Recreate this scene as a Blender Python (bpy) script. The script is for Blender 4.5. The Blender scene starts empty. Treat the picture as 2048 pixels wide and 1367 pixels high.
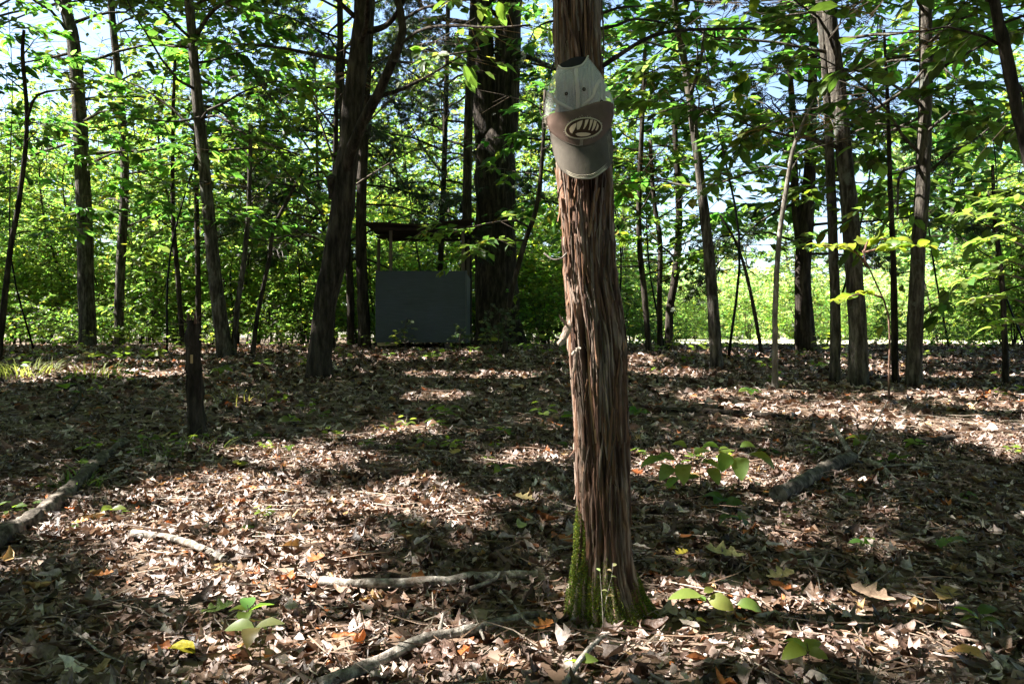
import bpy, math
import numpy as np
R = math.radians
rng = np.random.default_rng(11)
sc = bpy.context.scene
col = sc.collection

# ------------------------------------------------------------------ camera, sky, sun, exposure
CAMZ, F = 0.77, 1569.0                       # eye height in m, focal length in photo pixels (2048 wide)
cam = bpy.data.cameras.new('camera'); cam.sensor_width = 36; cam.lens = F / 2048 * 36; cam.clip_end = 900; cam.clip_start = .05
camo = bpy.data.objects.new('camera', cam); col.objects.link(camo)
camo.location = (0, 0, CAMZ); camo.rotation_euler = (R(90), 0, 0); sc.camera = camo

SUN_EL, SUN_BACK = R(49), R(3)               # from the left, a little behind the scene
SDIR = np.array([-math.cos(SUN_EL) * math.cos(SUN_BACK), math.cos(SUN_EL) * math.sin(SUN_BACK), math.sin(SUN_EL)])  # towards the sun
world = bpy.data.worlds.new('World'); sc.world = world; world.use_nodes = True
wn = world.node_tree; bg = wn.nodes['Background']
sky = wn.nodes.new('ShaderNodeTexSky'); sky.sky_type = 'NISHITA'; sky.sun_disc = False
sky.sun_elevation = SUN_EL; sky.sun_rotation = math.atan2(SDIR[0], SDIR[1]); sky.air_density = 1.0; sky.dust_density = 1.0; sky.ozone_density = 1.0
wn.links.new(sky.outputs[0], bg.inputs[0]); bg.inputs[1].default_value = 0.06
sun = bpy.data.lights.new('sun', 'SUN'); sun.energy = 5.0; sun.angle = R(.53); sun.color = (1, .955, .88)
suno = bpy.data.objects.new('sun', sun); col.objects.link(suno)
from mathutils import Vector, Matrix
suno.rotation_euler = Vector(SDIR).to_track_quat('Z', 'Y').to_euler(); suno.location = (-20, 5, 30)
vs = sc.view_settings; vs.view_transform = 'Standard'; vs.look = 'None'; vs.gamma = 1; vs.exposure = 2.68; vs.use_curve_mapping = False
sc.cycles.max_bounces = 8; sc.cycles.diffuse_bounces = 4; sc.cycles.glossy_bounces = 2; sc.cycles.transmission_bounces = 4; sc.cycles.transparent_max_bounces = 8
sc.cycles.use_denoising = True; sc.cycles.caustics_reflective = False; sc.cycles.caustics_refractive = False

# ------------------------------------------------------------------ maths helpers
def hash3(i, j, k, seed=0):
    n = (i.astype(np.int64) * 374761393 + j.astype(np.int64) * 668265263 + k.astype(np.int64) * 2147483647 + seed * 1274126177) & 0xffffffff
    n = ((n ^ (n >> 13)) * 1274126177) & 0xffffffff
    n = ((n ^ (n >> 16)) * 668265263) & 0xffffffff
    return ((n ^ (n >> 15)) & 0xffffff) / float(0xffffff)
def noise3(x, y, z, seed=0):                 # value noise 0..1
    x, y, z = np.broadcast_arrays(np.asarray(x, float), np.asarray(y, float), np.asarray(z, float))
    i, j, k = np.floor(x), np.floor(y), np.floor(z)
    fx, fy, fz = x - i, y - j, z - k
    fx, fy, fz = [f * f * (3 - 2 * f) for f in (fx, fy, fz)]
    o = 0
    for a in (0, 1):
        for b in (0, 1):
            for c in (0, 1):
                w = (fx if a else 1 - fx) * (fy if b else 1 - fy) * (fz if c else 1 - fz)
                o = o + w * hash3(i + a, j + b, k + c, seed)
    return o
GY = np.array([-200, 0, 2.2, 4, 6, 8, 10, 11.5, 14, 20, 40, 60, 400.])
GZ = np.array([-.3, 0, 0, .10, .25, .42, .58, .67, .70, .68, .92, 1.1, 1.1])
def ground(x, y):
    x, y = np.asarray(x, float), np.asarray(y, float)
    base = np.interp(y, GY, GZ)
    amp = np.clip((y - 1) / 4, 0.15, 1) * np.clip(1.6 - np.abs(y) / 60, .2, 1)
    return base + amp * (.05 * (noise3(x * .7, y * .7, 0, 3) - .5) + .025 * (noise3(x * 2.3, y * 2.3, 0, 4) - .5))
_t = np.linspace(1.2, 13.8, 800); _p = 683 + (CAMZ - np.interp(_t, GY, GZ)) / _t * F
def ydist(py): return float(np.interp(-py, -_p, _t))           # ground row -> distance
def W(px, py, Y): return np.array([(px - 1024) / F * Y, Y, CAMZ - (py - 683) / F * Y])
def gp(px, py, up=0.0):                                          # a spot on the ground
    Y = ydist(py); x = (px - 1024) / F * Y
    return np.array([x, Y, float(ground(x, Y)) + up])
def norm(v): return v / np.maximum(np.linalg.norm(v, axis=-1, keepdims=True), 1e-9)
def spline(P, n):                                                # Catmull-Rom through rows of P
    P = np.asarray(P, float); m = len(P)
    if m == 2: t = np.linspace(0, 1, n)[:, None]; return P[0] * (1 - t) + P[1] * t
    t = np.linspace(0, m - 1, n); i = np.minimum(t.astype(int), m - 2); f = (t - i)
    f = f.reshape((-1,) + (1,) * (P.ndim - 1))
    Q = np.concatenate([[2 * P[0] - P[1]], P, [2 * P[-1] - P[-2]]])
    a, b, c, d = Q[i], Q[i + 1], Q[i + 2], Q[i + 3]
    return .5 * (2 * b + (c - a) * f + (2 * a - 5 * b + 4 * c - d) * f ** 2 + (3 * b - a - 3 * c + d) * f ** 3)

# ------------------------------------------------------------------ object helpers
ORG = {}
def mesh_from(name, V, loops, tots, tint=None, smooth=False, uv=None):
    me = bpy.data.meshes.new(name)
    V = np.ascontiguousarray(V, dtype=np.float32); loops = np.asarray(loops, dtype=np.int32).ravel(); tots = np.asarray(tots, dtype=np.int32)
    me.vertices.add(len(V)); me.vertices.foreach_set('co', V.ravel())
    me.loops.add(len(loops)); me.loops.foreach_set('vertex_index', loops)
    me.polygons.add(len(tots)); st = np.zeros(len(tots), np.int32); st[1:] = np.cumsum(tots)[:-1]
    me.polygons.foreach_set('loop_start', st); me.polygons.foreach_set('loop_total', tots)
    me.polygons.foreach_set('use_smooth', np.full(len(tots), bool(smooth)))
    if tint is not None:
        at = me.color_attributes.new('tint', 'FLOAT_COLOR', 'POINT')
        c = np.ones((len(V), 4), np.float32); c[:, :3] = tint; at.data.foreach_set('color', c.ravel())
    if uv is not None:
        ul = me.uv_layers.new(name='uv'); ul.data.foreach_set('uv', np.asarray(uv, np.float32)[loops].ravel())
    me.update(calc_edges=True); me.validate()
    return me
def thing(name, label, cat, base=(0, 0, 0), group=None):
    o = bpy.data.objects.new(name, None); col.objects.link(o); o.empty_display_size = .1
    o.location = base; o['label'] = label; o['category'] = cat
    if group: o['group'] = group
    ORG[o.name] = np.array(base, float); return o
def put(name, V, loops, tots, mat, parent=None, tint=None, smooth=False, kind=None, uv=None, label=None):
    off = ORG[parent.name] if parent else np.zeros(3)
    me = mesh_from(name, np.asarray(V) - off, loops, tots, tint, smooth, uv); me.materials.append(mat)
    o = bpy.data.objects.new(name, me); col.objects.link(o)
    if parent: o.parent = parent; ORG[o.name] = off
    if kind: o['kind'] = kind
    if label: o['label'] = label
    return o
def copy_tree(o, parent=None):
    c = o.copy(); col.objects.link(c); c.parent = parent
    for ch in o.children: copy_tree(ch, c)
    return c
class MB:
    def __init__(s): s.V = []; s.L = []; s.T = []; s.C = []; s.n = 0
    def add(s, V, loops, tots, tint=None):
        V = np.asarray(V, float).reshape(-1, 3); s.V.append(V); s.L.append(np.asarray(loops).ravel() + s.n); s.T.append(np.asarray(tots)); s.n += len(V)
        s.C.append(np.broadcast_to(np.asarray(tint if tint is not None else (1, 1, 1), float), (len(V), 3)))
    def grid(s, G, closed=False, tint=None):                     # G (rows, cols, 3)
        r, c = G.shape[:2]; idx = np.arange(r * c).reshape(r, c)
        if closed: idx = np.concatenate([idx, idx[:, :1]], 1)
        q = np.stack([idx[:-1, :-1], idx[:-1, 1:], idx[1:, 1:], idx[1:, :-1]], -1).reshape(-1, 4)
        s.add(G.reshape(-1, 3), q, np.full(len(q), 4), tint if tint is None or np.ndim(tint) == 1 else np.asarray(tint).reshape(-1, 3))
    def tube(s, P, rad, sides=6, cap=True, wob=0, tint=None):
        P = np.asarray(P, float); n = len(P); rad = np.broadcast_to(np.asarray(rad, float), (n,))
        T = norm(np.gradient(P, axis=0)); ref = np.array([0, 0, 1.]) if abs(T[0][2]) < .8 else np.array([0, 1., 0])
        A = norm(np.cross(T, ref)); B = np.cross(T, A)
        a = np.linspace(0, 2 * np.pi, sides, endpoint=False)
        rr = rad[:, None] * (1 + (wob * (noise3(np.arange(n)[:, None] * .8 + P[0, 0] * 9, np.cos(a)[None] * 1.5 + 5, np.sin(a)[None] * 1.5, 5) - .5) * 2 if wob else 0)) * np.ones((n, sides))
        G = P[:, None] + rr[..., None] * (np.cos(a)[None, :, None] * A[:, None] + np.sin(a)[None, :, None] * B[:, None])
        s.grid(G, True, tint)
        if cap:
            k = s.n - n * sides
            s.V.append(P[[0, -1]]); s.C.append(s.C[-1][:2]); i0 = s.n; s.n += 2
            f = []
            for j in range(sides): f += [[i0, k + (j + 1) % sides, k + j], [i0 + 1, k + (n - 1) * sides + j, k + (n - 1) * sides + (j + 1) % sides]]
            s.L.append(np.array(f).ravel()); s.T.append(np.full(len(f), 3))
    def box(s, lo, hi, tint=None, jit=0):
        lo, hi = np.array(lo, float), np.array(hi, float)
        V = np.array([[lo[0] if not i & 1 else hi[0], lo[1] if not i & 2 else hi[1], lo[2] if not i & 4 else hi[2]] for i in range(8)])
        f = [[0, 2, 3, 1], [4, 5, 7, 6], [0, 1, 5, 4], [2, 6, 7, 3], [0, 4, 6, 2], [1, 3, 7, 5]]
        s.add(V, f, [4] * 6, tint)
    def build(s, name, mat, parent=None, smooth=False, kind=None, label=None, tint=False):
        return put(name, np.concatenate(s.V), np.concatenate(s.L), np.concatenate(s.T), mat, parent, np.concatenate(s.C) if tint else None, smooth, kind, None, label)

# ---- leaf templates: (verts, faces)
def diamond():
    V = np.array([[0, 0, 0], [-.27, .42, .07], [0, 1, -.06], [.27, .42, .07]]); return V, [[0, 2, 1], [0, 3, 2]]
def leaf6(w=.25, fold=.06, droop=.1):
    V = np.array([[0, 0, 0], [0, .5, 0], [0, 1, -droop], [-w * .85, .28, fold], [-w * .8, .66, fold - droop * .4], [w * .85, .28, fold], [w * .8, .66, fold - droop * .4]])
    return V, [[0, 1, 4, 3], [1, 2, 4], [0, 5, 6, 1], [1, 6, 2]]
def gridleaf(rows, wfun, k1, k2, jit=0, seed=0, fold=0.0, twist=0.0):
    r = np.random.default_rng(seed); t = np.linspace(0, 1, rows); w = np.array([wfun(a) for a in t])
    x = np.stack([-w, 0 * w, w], 1); y = np.stack([t, t, t], 1) + 0
    if jit: x[:, [0, 2]] *= 1 + jit * r.normal(size=(rows, 2)); y[1:-1, [0, 2]] += jit * .12 * r.normal(size=(rows - 2, 2))
    a = x * k1; X = np.sin(a) / k1; Z = (1 - np.cos(a)) / k1 + fold * np.abs(x)
    b = (y - .45) * k2; Y = np.sin(b) * (1 / k2 - 0 * Z) + .45; Z = Z + (1 - np.cos(b)) / k2
    X = X + twist * (y - .5) * Z * 3 + twist * .25 * (y - .5) ** 2
    V = np.stack([X, Y, Z], -1).reshape(-1, 3); V[:, 2] += jit * .1 * r.normal(size=len(V))
    f = []
    for i in range(rows - 1):
        for j in range(2): f.append([i * 3 + j, i * 3 + j + 1, i * 3 + j + 4, i * 3 + j + 3])
    return V, f
def w_oval(t): return .27 * math.sin(math.pi * min(1, max(0, t)) ** .8) ** .8 + .008
def w_oak(t):
    e = .33 * math.sin(math.pi * t ** 1.15) ** .7 if 0 < t < 1 else 0
    return e * (1 + .5 * math.sin(t * 2 * math.pi * 3.6 + .6)) * .85 + .01
def w_long(t): return .17 * math.sin(math.pi * t) ** .7 + .006 if 0 < t < 1 else .006
def scatter(tpl, P, D, N, S, tint, sx=None):
    V, f = tpl; V = np.asarray(V); n, k = len(P), len(V)
    D = norm(D); N = norm(N - np.sum(N * D, -1, keepdims=True) * D); B = np.cross(D, N)
    S = np.broadcast_to(np.asarray(S, float), (n,))
    sx = S if sx is None else sx * S
    out = P[:, None] + (V[None, :, 0] * sx[:, None])[..., None] * B[:, None] + (V[None, :, 1] * S[:, None])[..., None] * D[:, None] + (V[None, :, 2] * S[:, None])[..., None] * N[:, None]
    tots = np.array([len(q) for q in f]); flat = np.concatenate([np.array(q) for q in f])
    loops = (flat[None] + (np.arange(n) * k)[:, None]).ravel()
    return out.reshape(-1, 3), loops, np.tile(tots, n), np.repeat(tint, k, axis=0)

# ------------------------------------------------------------------ materials
def mat(name):
    m = bpy.data.materials.new(name); m.use_nodes = True; nt = m.node_tree; b = nt.nodes['Principled BSDF']; return m, nt, b
def nn(nt, t, **kw):
    n = nt.nodes.new(t)
    for k, v in kw.items(): setattr(n, k, v)
    return n
def ramp(nt, fac, stops):
    r = nn(nt, 'ShaderNodeValToRGB'); e = r.color_ramp.elements
    while len(e) < len(stops): e.new(.5)
    for q, (p, c) in zip(e, stops): q.position = p; q.color = (*c, 1)
    nt.links.new(fac, r.inputs[0]); return r.outputs[0]
def objco(nt, scale=(1, 1, 1)):
    tc = nn(nt, 'ShaderNodeTexCoord'); mp = nn(nt, 'ShaderNodeMapping'); mp.inputs['Scale'].default_value = scale
    nt.links.new(tc.outputs['Object'], mp.inputs[0]); return mp.outputs[0]
def noise(nt, vec, scale, detail=4, rough=.6):
    n = nn(nt, 'ShaderNodeTexNoise'); n.inputs['Scale'].default_value = scale; n.inputs['Detail'].default_value = detail; n.inputs['Roughness'].default_value = rough
    if vec is not None: nt.links.new(vec, n.inputs['Vector'])
    return n.outputs[0]
def bump(nt, b, h, strength=.5, dist=.02):
    n = nn(nt, 'ShaderNodeBump'); n.inputs['Strength'].default_value = strength; n.inputs['Distance'].default_value = dist
    nt.links.new(h, n.inputs['Height']); nt.links.new(n.outputs[0], b.inputs['Normal'])
def leaf_mat(name, trans=.58, gain=(2.3, 2.15, 1.15), rough=.42, spec=.35):
    m, nt, b = mat(name); out = nt.nodes['Material Output']
    a = nn(nt, 'ShaderNodeAttribute', attribute_name='tint')
    nz = noise(nt, objco(nt), 28, 4); mx = nn(nt, 'ShaderNodeMixRGB', blend_type='MULTIPLY'); mx.inputs[0].default_value = .5
    nt.links.new(a.outputs[0], mx.inputs[1]); c = ramp(nt, nz, [(.25, (.6, .6, .6)), (.75, (1.25, 1.25, 1.2))]); nt.links.new(c, mx.inputs[2])
    nt.links.new(mx.outputs[0], b.inputs['Base Color']); b.inputs['Roughness'].default_value = rough; b.inputs['Specular IOR Level'].default_value = spec
    g = nn(nt, 'ShaderNodeMixRGB', blend_type='MULTIPLY'); g.inputs[0].default_value = 1; g.inputs[2].default_value = (*gain, 1); nt.links.new(mx.outputs[0], g.inputs[1])
    tr = nn(nt, 'ShaderNodeBsdfTranslucent'); nt.links.new(g.outputs[0], tr.inputs[0])
    mi = nn(nt, 'ShaderNodeMixShader'); mi.inputs[0].default_value = trans
    nt.links.new(b.outputs[0], mi.inputs[1]); nt.links.new(tr.outputs[0], mi.inputs[2]); nt.links.new(mi.outputs[0], out.inputs[0]); return m
def bark_mat(name, dark, light, zs=.22, scale=22, bs=.9, bd=.03, patch=None):
    m, nt, b = mat(name); co = objco(nt, (1, 1, zs)); n1 = noise(nt, co, scale, 6, .65); c = ramp(nt, n1, [(.38, dark), (.52, [(p + q) / 2 for p, q in zip(dark, light)]), (.63, [q * 1.25 for q in light])])
    if patch:
        n2 = noise(nt, objco(nt, (1, 1, .6)), 5, 5, .7); f = ramp(nt, n2, [(.56, (0, 0, 0)), (.66, (1, 1, 1))]); mx = nn(nt, 'ShaderNodeMixRGB'); nt.links.new(f, mx.inputs[0]); nt.links.new(c, mx.inputs[1]); mx.inputs[2].default_value = (*patch, 1); c = mx.outputs[0]
    nt.links.new(c, b.inputs['Base Color']); b.inputs['Roughness'].default_value = .9; b.inputs['Specular IOR Level'].default_value = .15
    bump(nt, b, n1, bs, bd); return m
def plain(name, c, rough=.8, var=.35, scale=30, stretch=(1, 1, 1), bs=.3, spec=.2):
    m, nt, b = mat(name); n1 = noise(nt, objco(nt, stretch), scale, 5, .6)
    cc = ramp(nt, n1, [(.3, [x * (1 - var) for x in c]), (.7, [min(1, x * (1 + var)) for x in c])])
    nt.links.new(cc, b.inputs['Base Color']); b.inputs['Roughness'].default_value = rough; b.inputs['Specular IOR Level'].default_value = spec
    bump(nt, b, n1, bs, .004); return m
M = {}
M['leaf'] = leaf_mat('green_leaf')
M['leaf_far'] = leaf_mat('green_leaf_background', .62, (2.1, 2.2, 1.35))
M['needle'] = leaf_mat('cedar_needle', .2, (1.2, 1.3, .7), .6)
M['moss'] = leaf_mat('moss', .3, (1.2, 1.2, .6), .8)
M['litter'] = leaf_mat('dry_leaf', .12, (1.2, .9, .6), .5, .35)
nt = M['litter'].node_tree; mul = [n for n in nt.nodes if n.type == 'MIX_RGB'][0]; mul.inputs[0].default_value = .85
for n in nt.nodes:
    if n.type == 'TEX_NOISE': n.inputs['Scale'].default_value = 55; n.inputs['Detail'].default_value = 5; n.inputs['Roughness'].default_value = .65
    if n.type == 'VALTORGB': n.color_ramp.elements[0].position = .3; n.color_ramp.elements[0].color = (.5, .47, .45, 1); n.color_ramp.elements[1].position = .64; n.color_ramp.elements[1].color = (1.3, 1.3, 1.3, 1)
bn = nn(nt, 'ShaderNodeTexNoise'); bn.inputs['Scale'].default_value = 90; nt.links.new(objco(nt), bn.inputs['Vector']); bump(nt, nt.nodes['Principled BSDF'], bn.outputs[0], .6, .006)
M['bark_grey'] = bark_mat('grey_bark', (.022, .018, .015), (.115, .1, .082), .2, 26, 1, .03, (.13, .135, .115))
M['bark_dark'] = bark_mat('dark_bark', (.012, .009, .007), (.06, .048, .038), .18, 20, 1, .04)
M['bark_pale'] = bark_mat('pale_bark', (.2, .18, .15), (.42, .39, .34), .4, 14, .5, .01, (.12, .1, .08))
M['bark_pole'] = bark_mat('smooth_grey_bark', (.08, .07, .058), (.2, .18, .155), .35, 18, .8, .012, (.07, .058, .046))
M['wood_dark'] = bark_mat('rotting_wood', (.035, .028, .023), (.18, .155, .13), .6, 22, 1, .015, (.1, .075, .055))
M['bark_cedar'] = bark_mat('cedar_bark', (.05, .026, .018), (.21, .13, .095), .07, 60, 1, .015)
M['twig'] = plain('twig_bark', (.09, .07, .055), .9)
M['wood_grey'] = bark_mat('weathered_wood', (.085, .07, .058), (.36, .325, .285), .8, 34, 1, .012, (.13, .095, .07))
M['ground'], nt, b = mat('forest_floor')
v = nn(nt, 'ShaderNodeTexVoronoi'); v.inputs['Scale'].default_value = 14; nt.links.new(objco(nt, (1, .8, 1)), v.inputs[0])
sep = nn(nt, 'ShaderNodeSeparateColor'); nt.links.new(v.outputs['Color'], sep.inputs[0])
c1 = ramp(nt, sep.outputs[0], [(0, (.035, .022, .014)), (.35, (.1, .066, .045)), (.7, (.2, .145, .11)), (1, (.3, .235, .19))])
nt.links.new(c1, b.inputs['Base Color']); b.inputs['Roughness'].default_value = .9; b.inputs['Specular IOR Level'].default_value = .1
bump(nt, b, v.outputs['Distance'], .8, .03)
M['field'] = plain('field_grass', (.55, .53, .34), .9, .45, 3, (1, 1, 1), .6)

# ------------------------------------------------------------------ where the sun gets through the crowns (seen spots on the ground)
SPOTS = [(470, 1000, 230, 55), (330, 1090, 250, 60), (620, 1130, 160, 45), (830, 1015, 140, 40), (450, 1200, 260, 60), (700, 1255, 260, 60), (420, 1320, 260, 50), (860, 1330, 330, 50),
         (1180, 1320, 230, 55), (1500, 1330, 130, 40), (1400, 1285, 70, 20), (560, 915, 170, 28), (800, 860, 120, 22), (1050, 925, 90, 16), (110, 1015, 110, 26), (60, 760, 60, 8), (230, 748, 210, 8),
         (470, 702, 150, 7), (330, 725, 110, 6), (760, 720, 180, 6), (960, 748, 150, 6), (850, 790, 80, 8), (1060, 700, 80, 6), (1340, 745, 90, 10), (1290, 720, 60, 6),
         (1560, 820, 110, 9), (1700, 825, 130, 12), (1830, 850, 140, 22), (1980, 880, 150, 30), (2040, 910, 120, 25), (1500, 850, 70, 8), (1410, 935, 130, 32), (1760, 790, 90, 5),
         (1600, 1090, 80, 20), (1720, 1230, 70, 14), (1330, 1030, 40, 10), (1480, 1130, 60, 14)]
SPOTS += [(730, 1185, 130, 22), (800, 1320, 200, 40), (960, 1290, 90, 22), (150, 1040, 70, 30), (1540, 805, 40, 10)]
SPOTS = np.array(SPOTS, float)
def lit_map(x, y):
    y2 = np.maximum(y, .3); px = 1024 + F * x / y2; py = 683 + (CAMZ - np.interp(y, GY, GZ)) / y2 * F
    wob = 1.5 * (noise3(x * 2.6, y * 2.6, 1, 8) - .5) + 1.2 * (noise3(x * 7, y * 7, 1, 9) - .5)
    L = np.full(len(x), -9.)
    for cx, cy, rx, ry in SPOTS: L = np.maximum(L, 1.25 - np.hypot((px - cx) / (rx * .98), (py - cy) / (ry * 1.0)) - wob * .5)
    out = (y < 1.5) | (px < -60) | (px > 2110)
    L[out] = (noise3(x * .9, y * .9, 4, 12)[out] - .72) * 4
    return L > .21
TX, TY = (1190 - 1024) / F * 2.17, 2.17
TARGETS = [(W(1735, 492, 6.5), .62), (W(1985, 490, 5.4), .6), (W(1430, 1205, 2.05), .22), (W(1405, 925, 4.0), .42), (W(1000, 60, 6.0), .4), (W(980, 455, 9.4), .5), (W(1500, 300, 9), 1.0), (W(1300, 450, 10.6), .9), (W(1750, 200, 8), .8), (W(1250, 300, 11), .9), (W(430, 300, 10.5), 1.0), (W(250, 250, 12.5), 1.2), (W(880, 60, 6.6), .6), (W(1880, 300, 7.6), .8)]
def sun_cull(P, keep_frac=.04, r=None, trunk=True):
    """True for leaves that stay"""
    r = r or rng; z0 = np.interp(P[:, 1], GY, GZ); G = P
    for _ in range(2):
        s = (P[:, 2] - z0) / SDIR[2]; G = P - s[:, None] * SDIR; z0 = np.interp(G[:, 1], GY, GZ)
    stay = ~lit_map(G[:, 0], G[:, 1]) | (r.random(len(P)) < keep_frac) | (G[:, 1] > 13.5)
    if trunk:
        s = (P[:, 0] - TX) / SDIR[0]; H = P - s[:, None] * SDIR
        hit = (s > 0) & (np.abs(H[:, 1] - TY) < .27) & (H[:, 2] > -.15) & (H[:, 2] < 1.2)
        band = noise3(H[:, 2] * 4.5, H[:, 1] * 3, 3, 21) > .17
        stay &= ~(hit & band)
    for q, rad in TARGETS:
        v = P - q; s = v @ SDIR; d = np.linalg.norm(v - s[:, None] * SDIR, axis=1); stay &= ~((s > rad * .6) & (d < rad))
    return stay

# ------------------------------------------------------------------ setting: ground, field
xs = np.unique(np.concatenate([np.linspace(-10, 10, 161), np.linspace(-40, 40, 81), np.linspace(-400, 400, 41)]))
ys = np.unique(np.concatenate([np.linspace(0, 15, 121), np.linspace(-30, 60, 91), np.linspace(-200, 400, 31)]))
X, Y = np.meshgrid(xs, ys); b_ = MB(); b_.grid(np.stack([X, Y, ground(X, Y)], -1))
b_.build('ground', M['ground'], None, True, 'structure')
X, Y = np.meshgrid(np.linspace(3.0, 60, 70), np.linspace(17, 46, 40)); X = X + (np.clip(26 - Y, 0, 9) * .2)
b_ = MB(); b_.grid(np.stack([X, Y, ground(X, Y) + .03], -1)); b_.build('field', M['field'], None, True, 'structure')

# ------------------------------------------------------------------ tree builders
def leaf_tints(n, base=(.075, .135, .035), yellow=.08, r=None, var=.38):
    r = r or rng; c = np.array(base)[None] * np.exp(var * r.normal(size=(n, 1))) * (1 + .12 * r.normal(size=(n, 3)))
    y = r.random(n) < yellow; c[y] = c[y] * np.array([1.9, 1.35, .8]); return np.clip(c, .004, .8)
def branch_path(p, az, el, L, n=7, wander=.18, sag=.25, r=None):
    r = r or rng; pts = [np.array(p, float)]; d = np.array([math.cos(az) * math.cos(el), math.sin(az) * math.cos(el), math.sin(el)])
    for i in range(n - 1):
        d = norm(d + wander * r.normal(size=3) * np.array([1, 1, .7]) - np.array([0, 0, sag / n])); pts.append(pts[-1] + d * L / (n - 1))
    return np.array(pts)
def twig_tubes(mb, A, Bp, r0=.004, r1=.0015, tint=(.09, .07, .055)):
    n = len(A); T = norm(Bp - A); ref = np.where(np.abs(T[:, 2:3]) < .9, np.array([[0, 0, 1.]]), np.array([[1., 0, 0]])); U = norm(np.cross(T, ref)); Vv = np.cross(T, U)
    ang = np.array([0, 2.1, 4.2]); ring = np.cos(ang)[None, :, None] * U[:, None] + np.sin(ang)[None, :, None] * Vv[:, None]
    V = np.concatenate([A[:, None] + r0 * ring, Bp[:, None] + r1 * ring], 1).reshape(-1, 3)
    q = np.array([[0, 1, 4, 3], [1, 2, 5, 4], [2, 0, 3, 5]]); loops = (q.ravel()[None] + (np.arange(n) * 6)[:, None]).ravel()
    mb.add(V, loops, np.full(n * 3, 4), tint)
def foliage_on(paths, per_m=4.5, twig=(.25, .7), leaf=.12, lpt=(5, 9), t0=.25, flat=.75, droop=.25, r=None, base=(.075, .135, .035), yellow=.07):
    """twigs along limb paths, leaves alternately along the twigs -> twig segments A,B and leaf arrays"""
    r = r or rng; A = []; T = []
    for p in paths:
        L = np.sum(np.linalg.norm(np.diff(p, axis=0), axis=1)); n = max(2, int(L * per_m)); t = t0 + (1 - t0) * np.sqrt(r.random(n)) ; t[0] = 1
        u = np.clip(t, 0, .999) * (len(p) - 1); i = u.astype(int); f = (u - i)[:, None]; A.append(p[i] * (1 - f) + p[i + 1] * f); T.append(norm(p[i + 1] - p[i]))
    A = np.concatenate(A); T = np.concatenate(T); n = len(A)
    side = norm(np.cross(T, np.array([0, 0, 1.])) + 1e-6) * np.sign(r.random(n) - .5)[:, None]
    D = norm(side * (.5 + .5 * r.random((n, 1))) + T * (.7 * r.random((n, 1)) + .2) + np.array([0, 0, 1.]) * (.35 * r.normal(size=(n, 1)) * (1 - flat) * 2 - .05))
    L = r.uniform(*twig, n); Bp = A + D * L[:, None] - np.array([0, 0, 1.]) * (droop * .3 * L[:, None] * r.random((n, 1)))
    k = r.integers(lpt[0], lpt[1] + 1, n); tid = np.repeat(np.arange(n), k); m = len(tid)
    t = .15 + .9 * r.random(m); P = A[tid] + (Bp - A)[tid] * t[:, None]
    TD = norm((Bp - A)[tid]); sd = norm(np.cross(TD, np.array([0, 0, 1.])) + 1e-6) * np.sign(r.random(m) - .5)[:, None]
    LD = norm(TD * (.35 + .8 * t[:, None]) + sd * (.4 + .7 * r.random((m, 1))) + .25 * r.normal(size=(m, 3)) - np.array([0, 0, droop]) * r.random((m, 1)) * 1.6)
    N = np.array([0, 0, 1.]) + (1 - flat) * 1.3 * r.normal(size=(m, 3)) + SDIR * .25
    S = leaf * np.exp(.22 * r.normal(size=m)); C = leaf_tints(m, base, yellow, r)
    return A, Bp, P, LD, N, S, C
LEAF6, DIAM = leaf6(.27, .05, .12), diamond()
def trunk_mesh(mb, P, rad, sides=12, wob=.1, roots=0.25):
    P = spline(P, max(14, len(P) * 4)); n = len(P); rd = np.interp(np.linspace(0, 1, n), np.linspace(0, 1, len(rad)), rad)
    h = P[:, 2] - P[0, 2]; rd = rd * (1 + roots * np.exp(-h / (rd[0] * 1.6)))
    mb.tube(P, rd, sides, True, wob); return P, rd
def pxpath(pts, Y, dY=0.0):
    n = len(pts); return np.array([W(a, b, Y + dY * i / (n - 1)) for i, (a, b) in enumerate(pts)])
def ring_limbs(P, zlo, zhi, n, L, el=(.1, .7), r=None, sag=.3):
    r = r or rng; out = []
    for i in range(n):
        z = zlo + (zhi - zlo) * (i + r.random()) / n; j = int(np.clip(np.searchsorted(P[:, 2], z), 1, len(P) - 1)); a = (z - P[j - 1, 2]) / max(1e-6, P[j, 2] - P[j - 1, 2]); p = P[j - 1] + (P[j] - P[j - 1]) * min(1, max(0, a))
        out.append(branch_path(p, i * 2.4 + r.random() * 1.2, r.uniform(*el), L * r.uniform(.6, 1.15) * (1 - .45 * (z - zlo) / max(.1, zhi - zlo)), 7, .2, sag, r))
    return out
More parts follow.
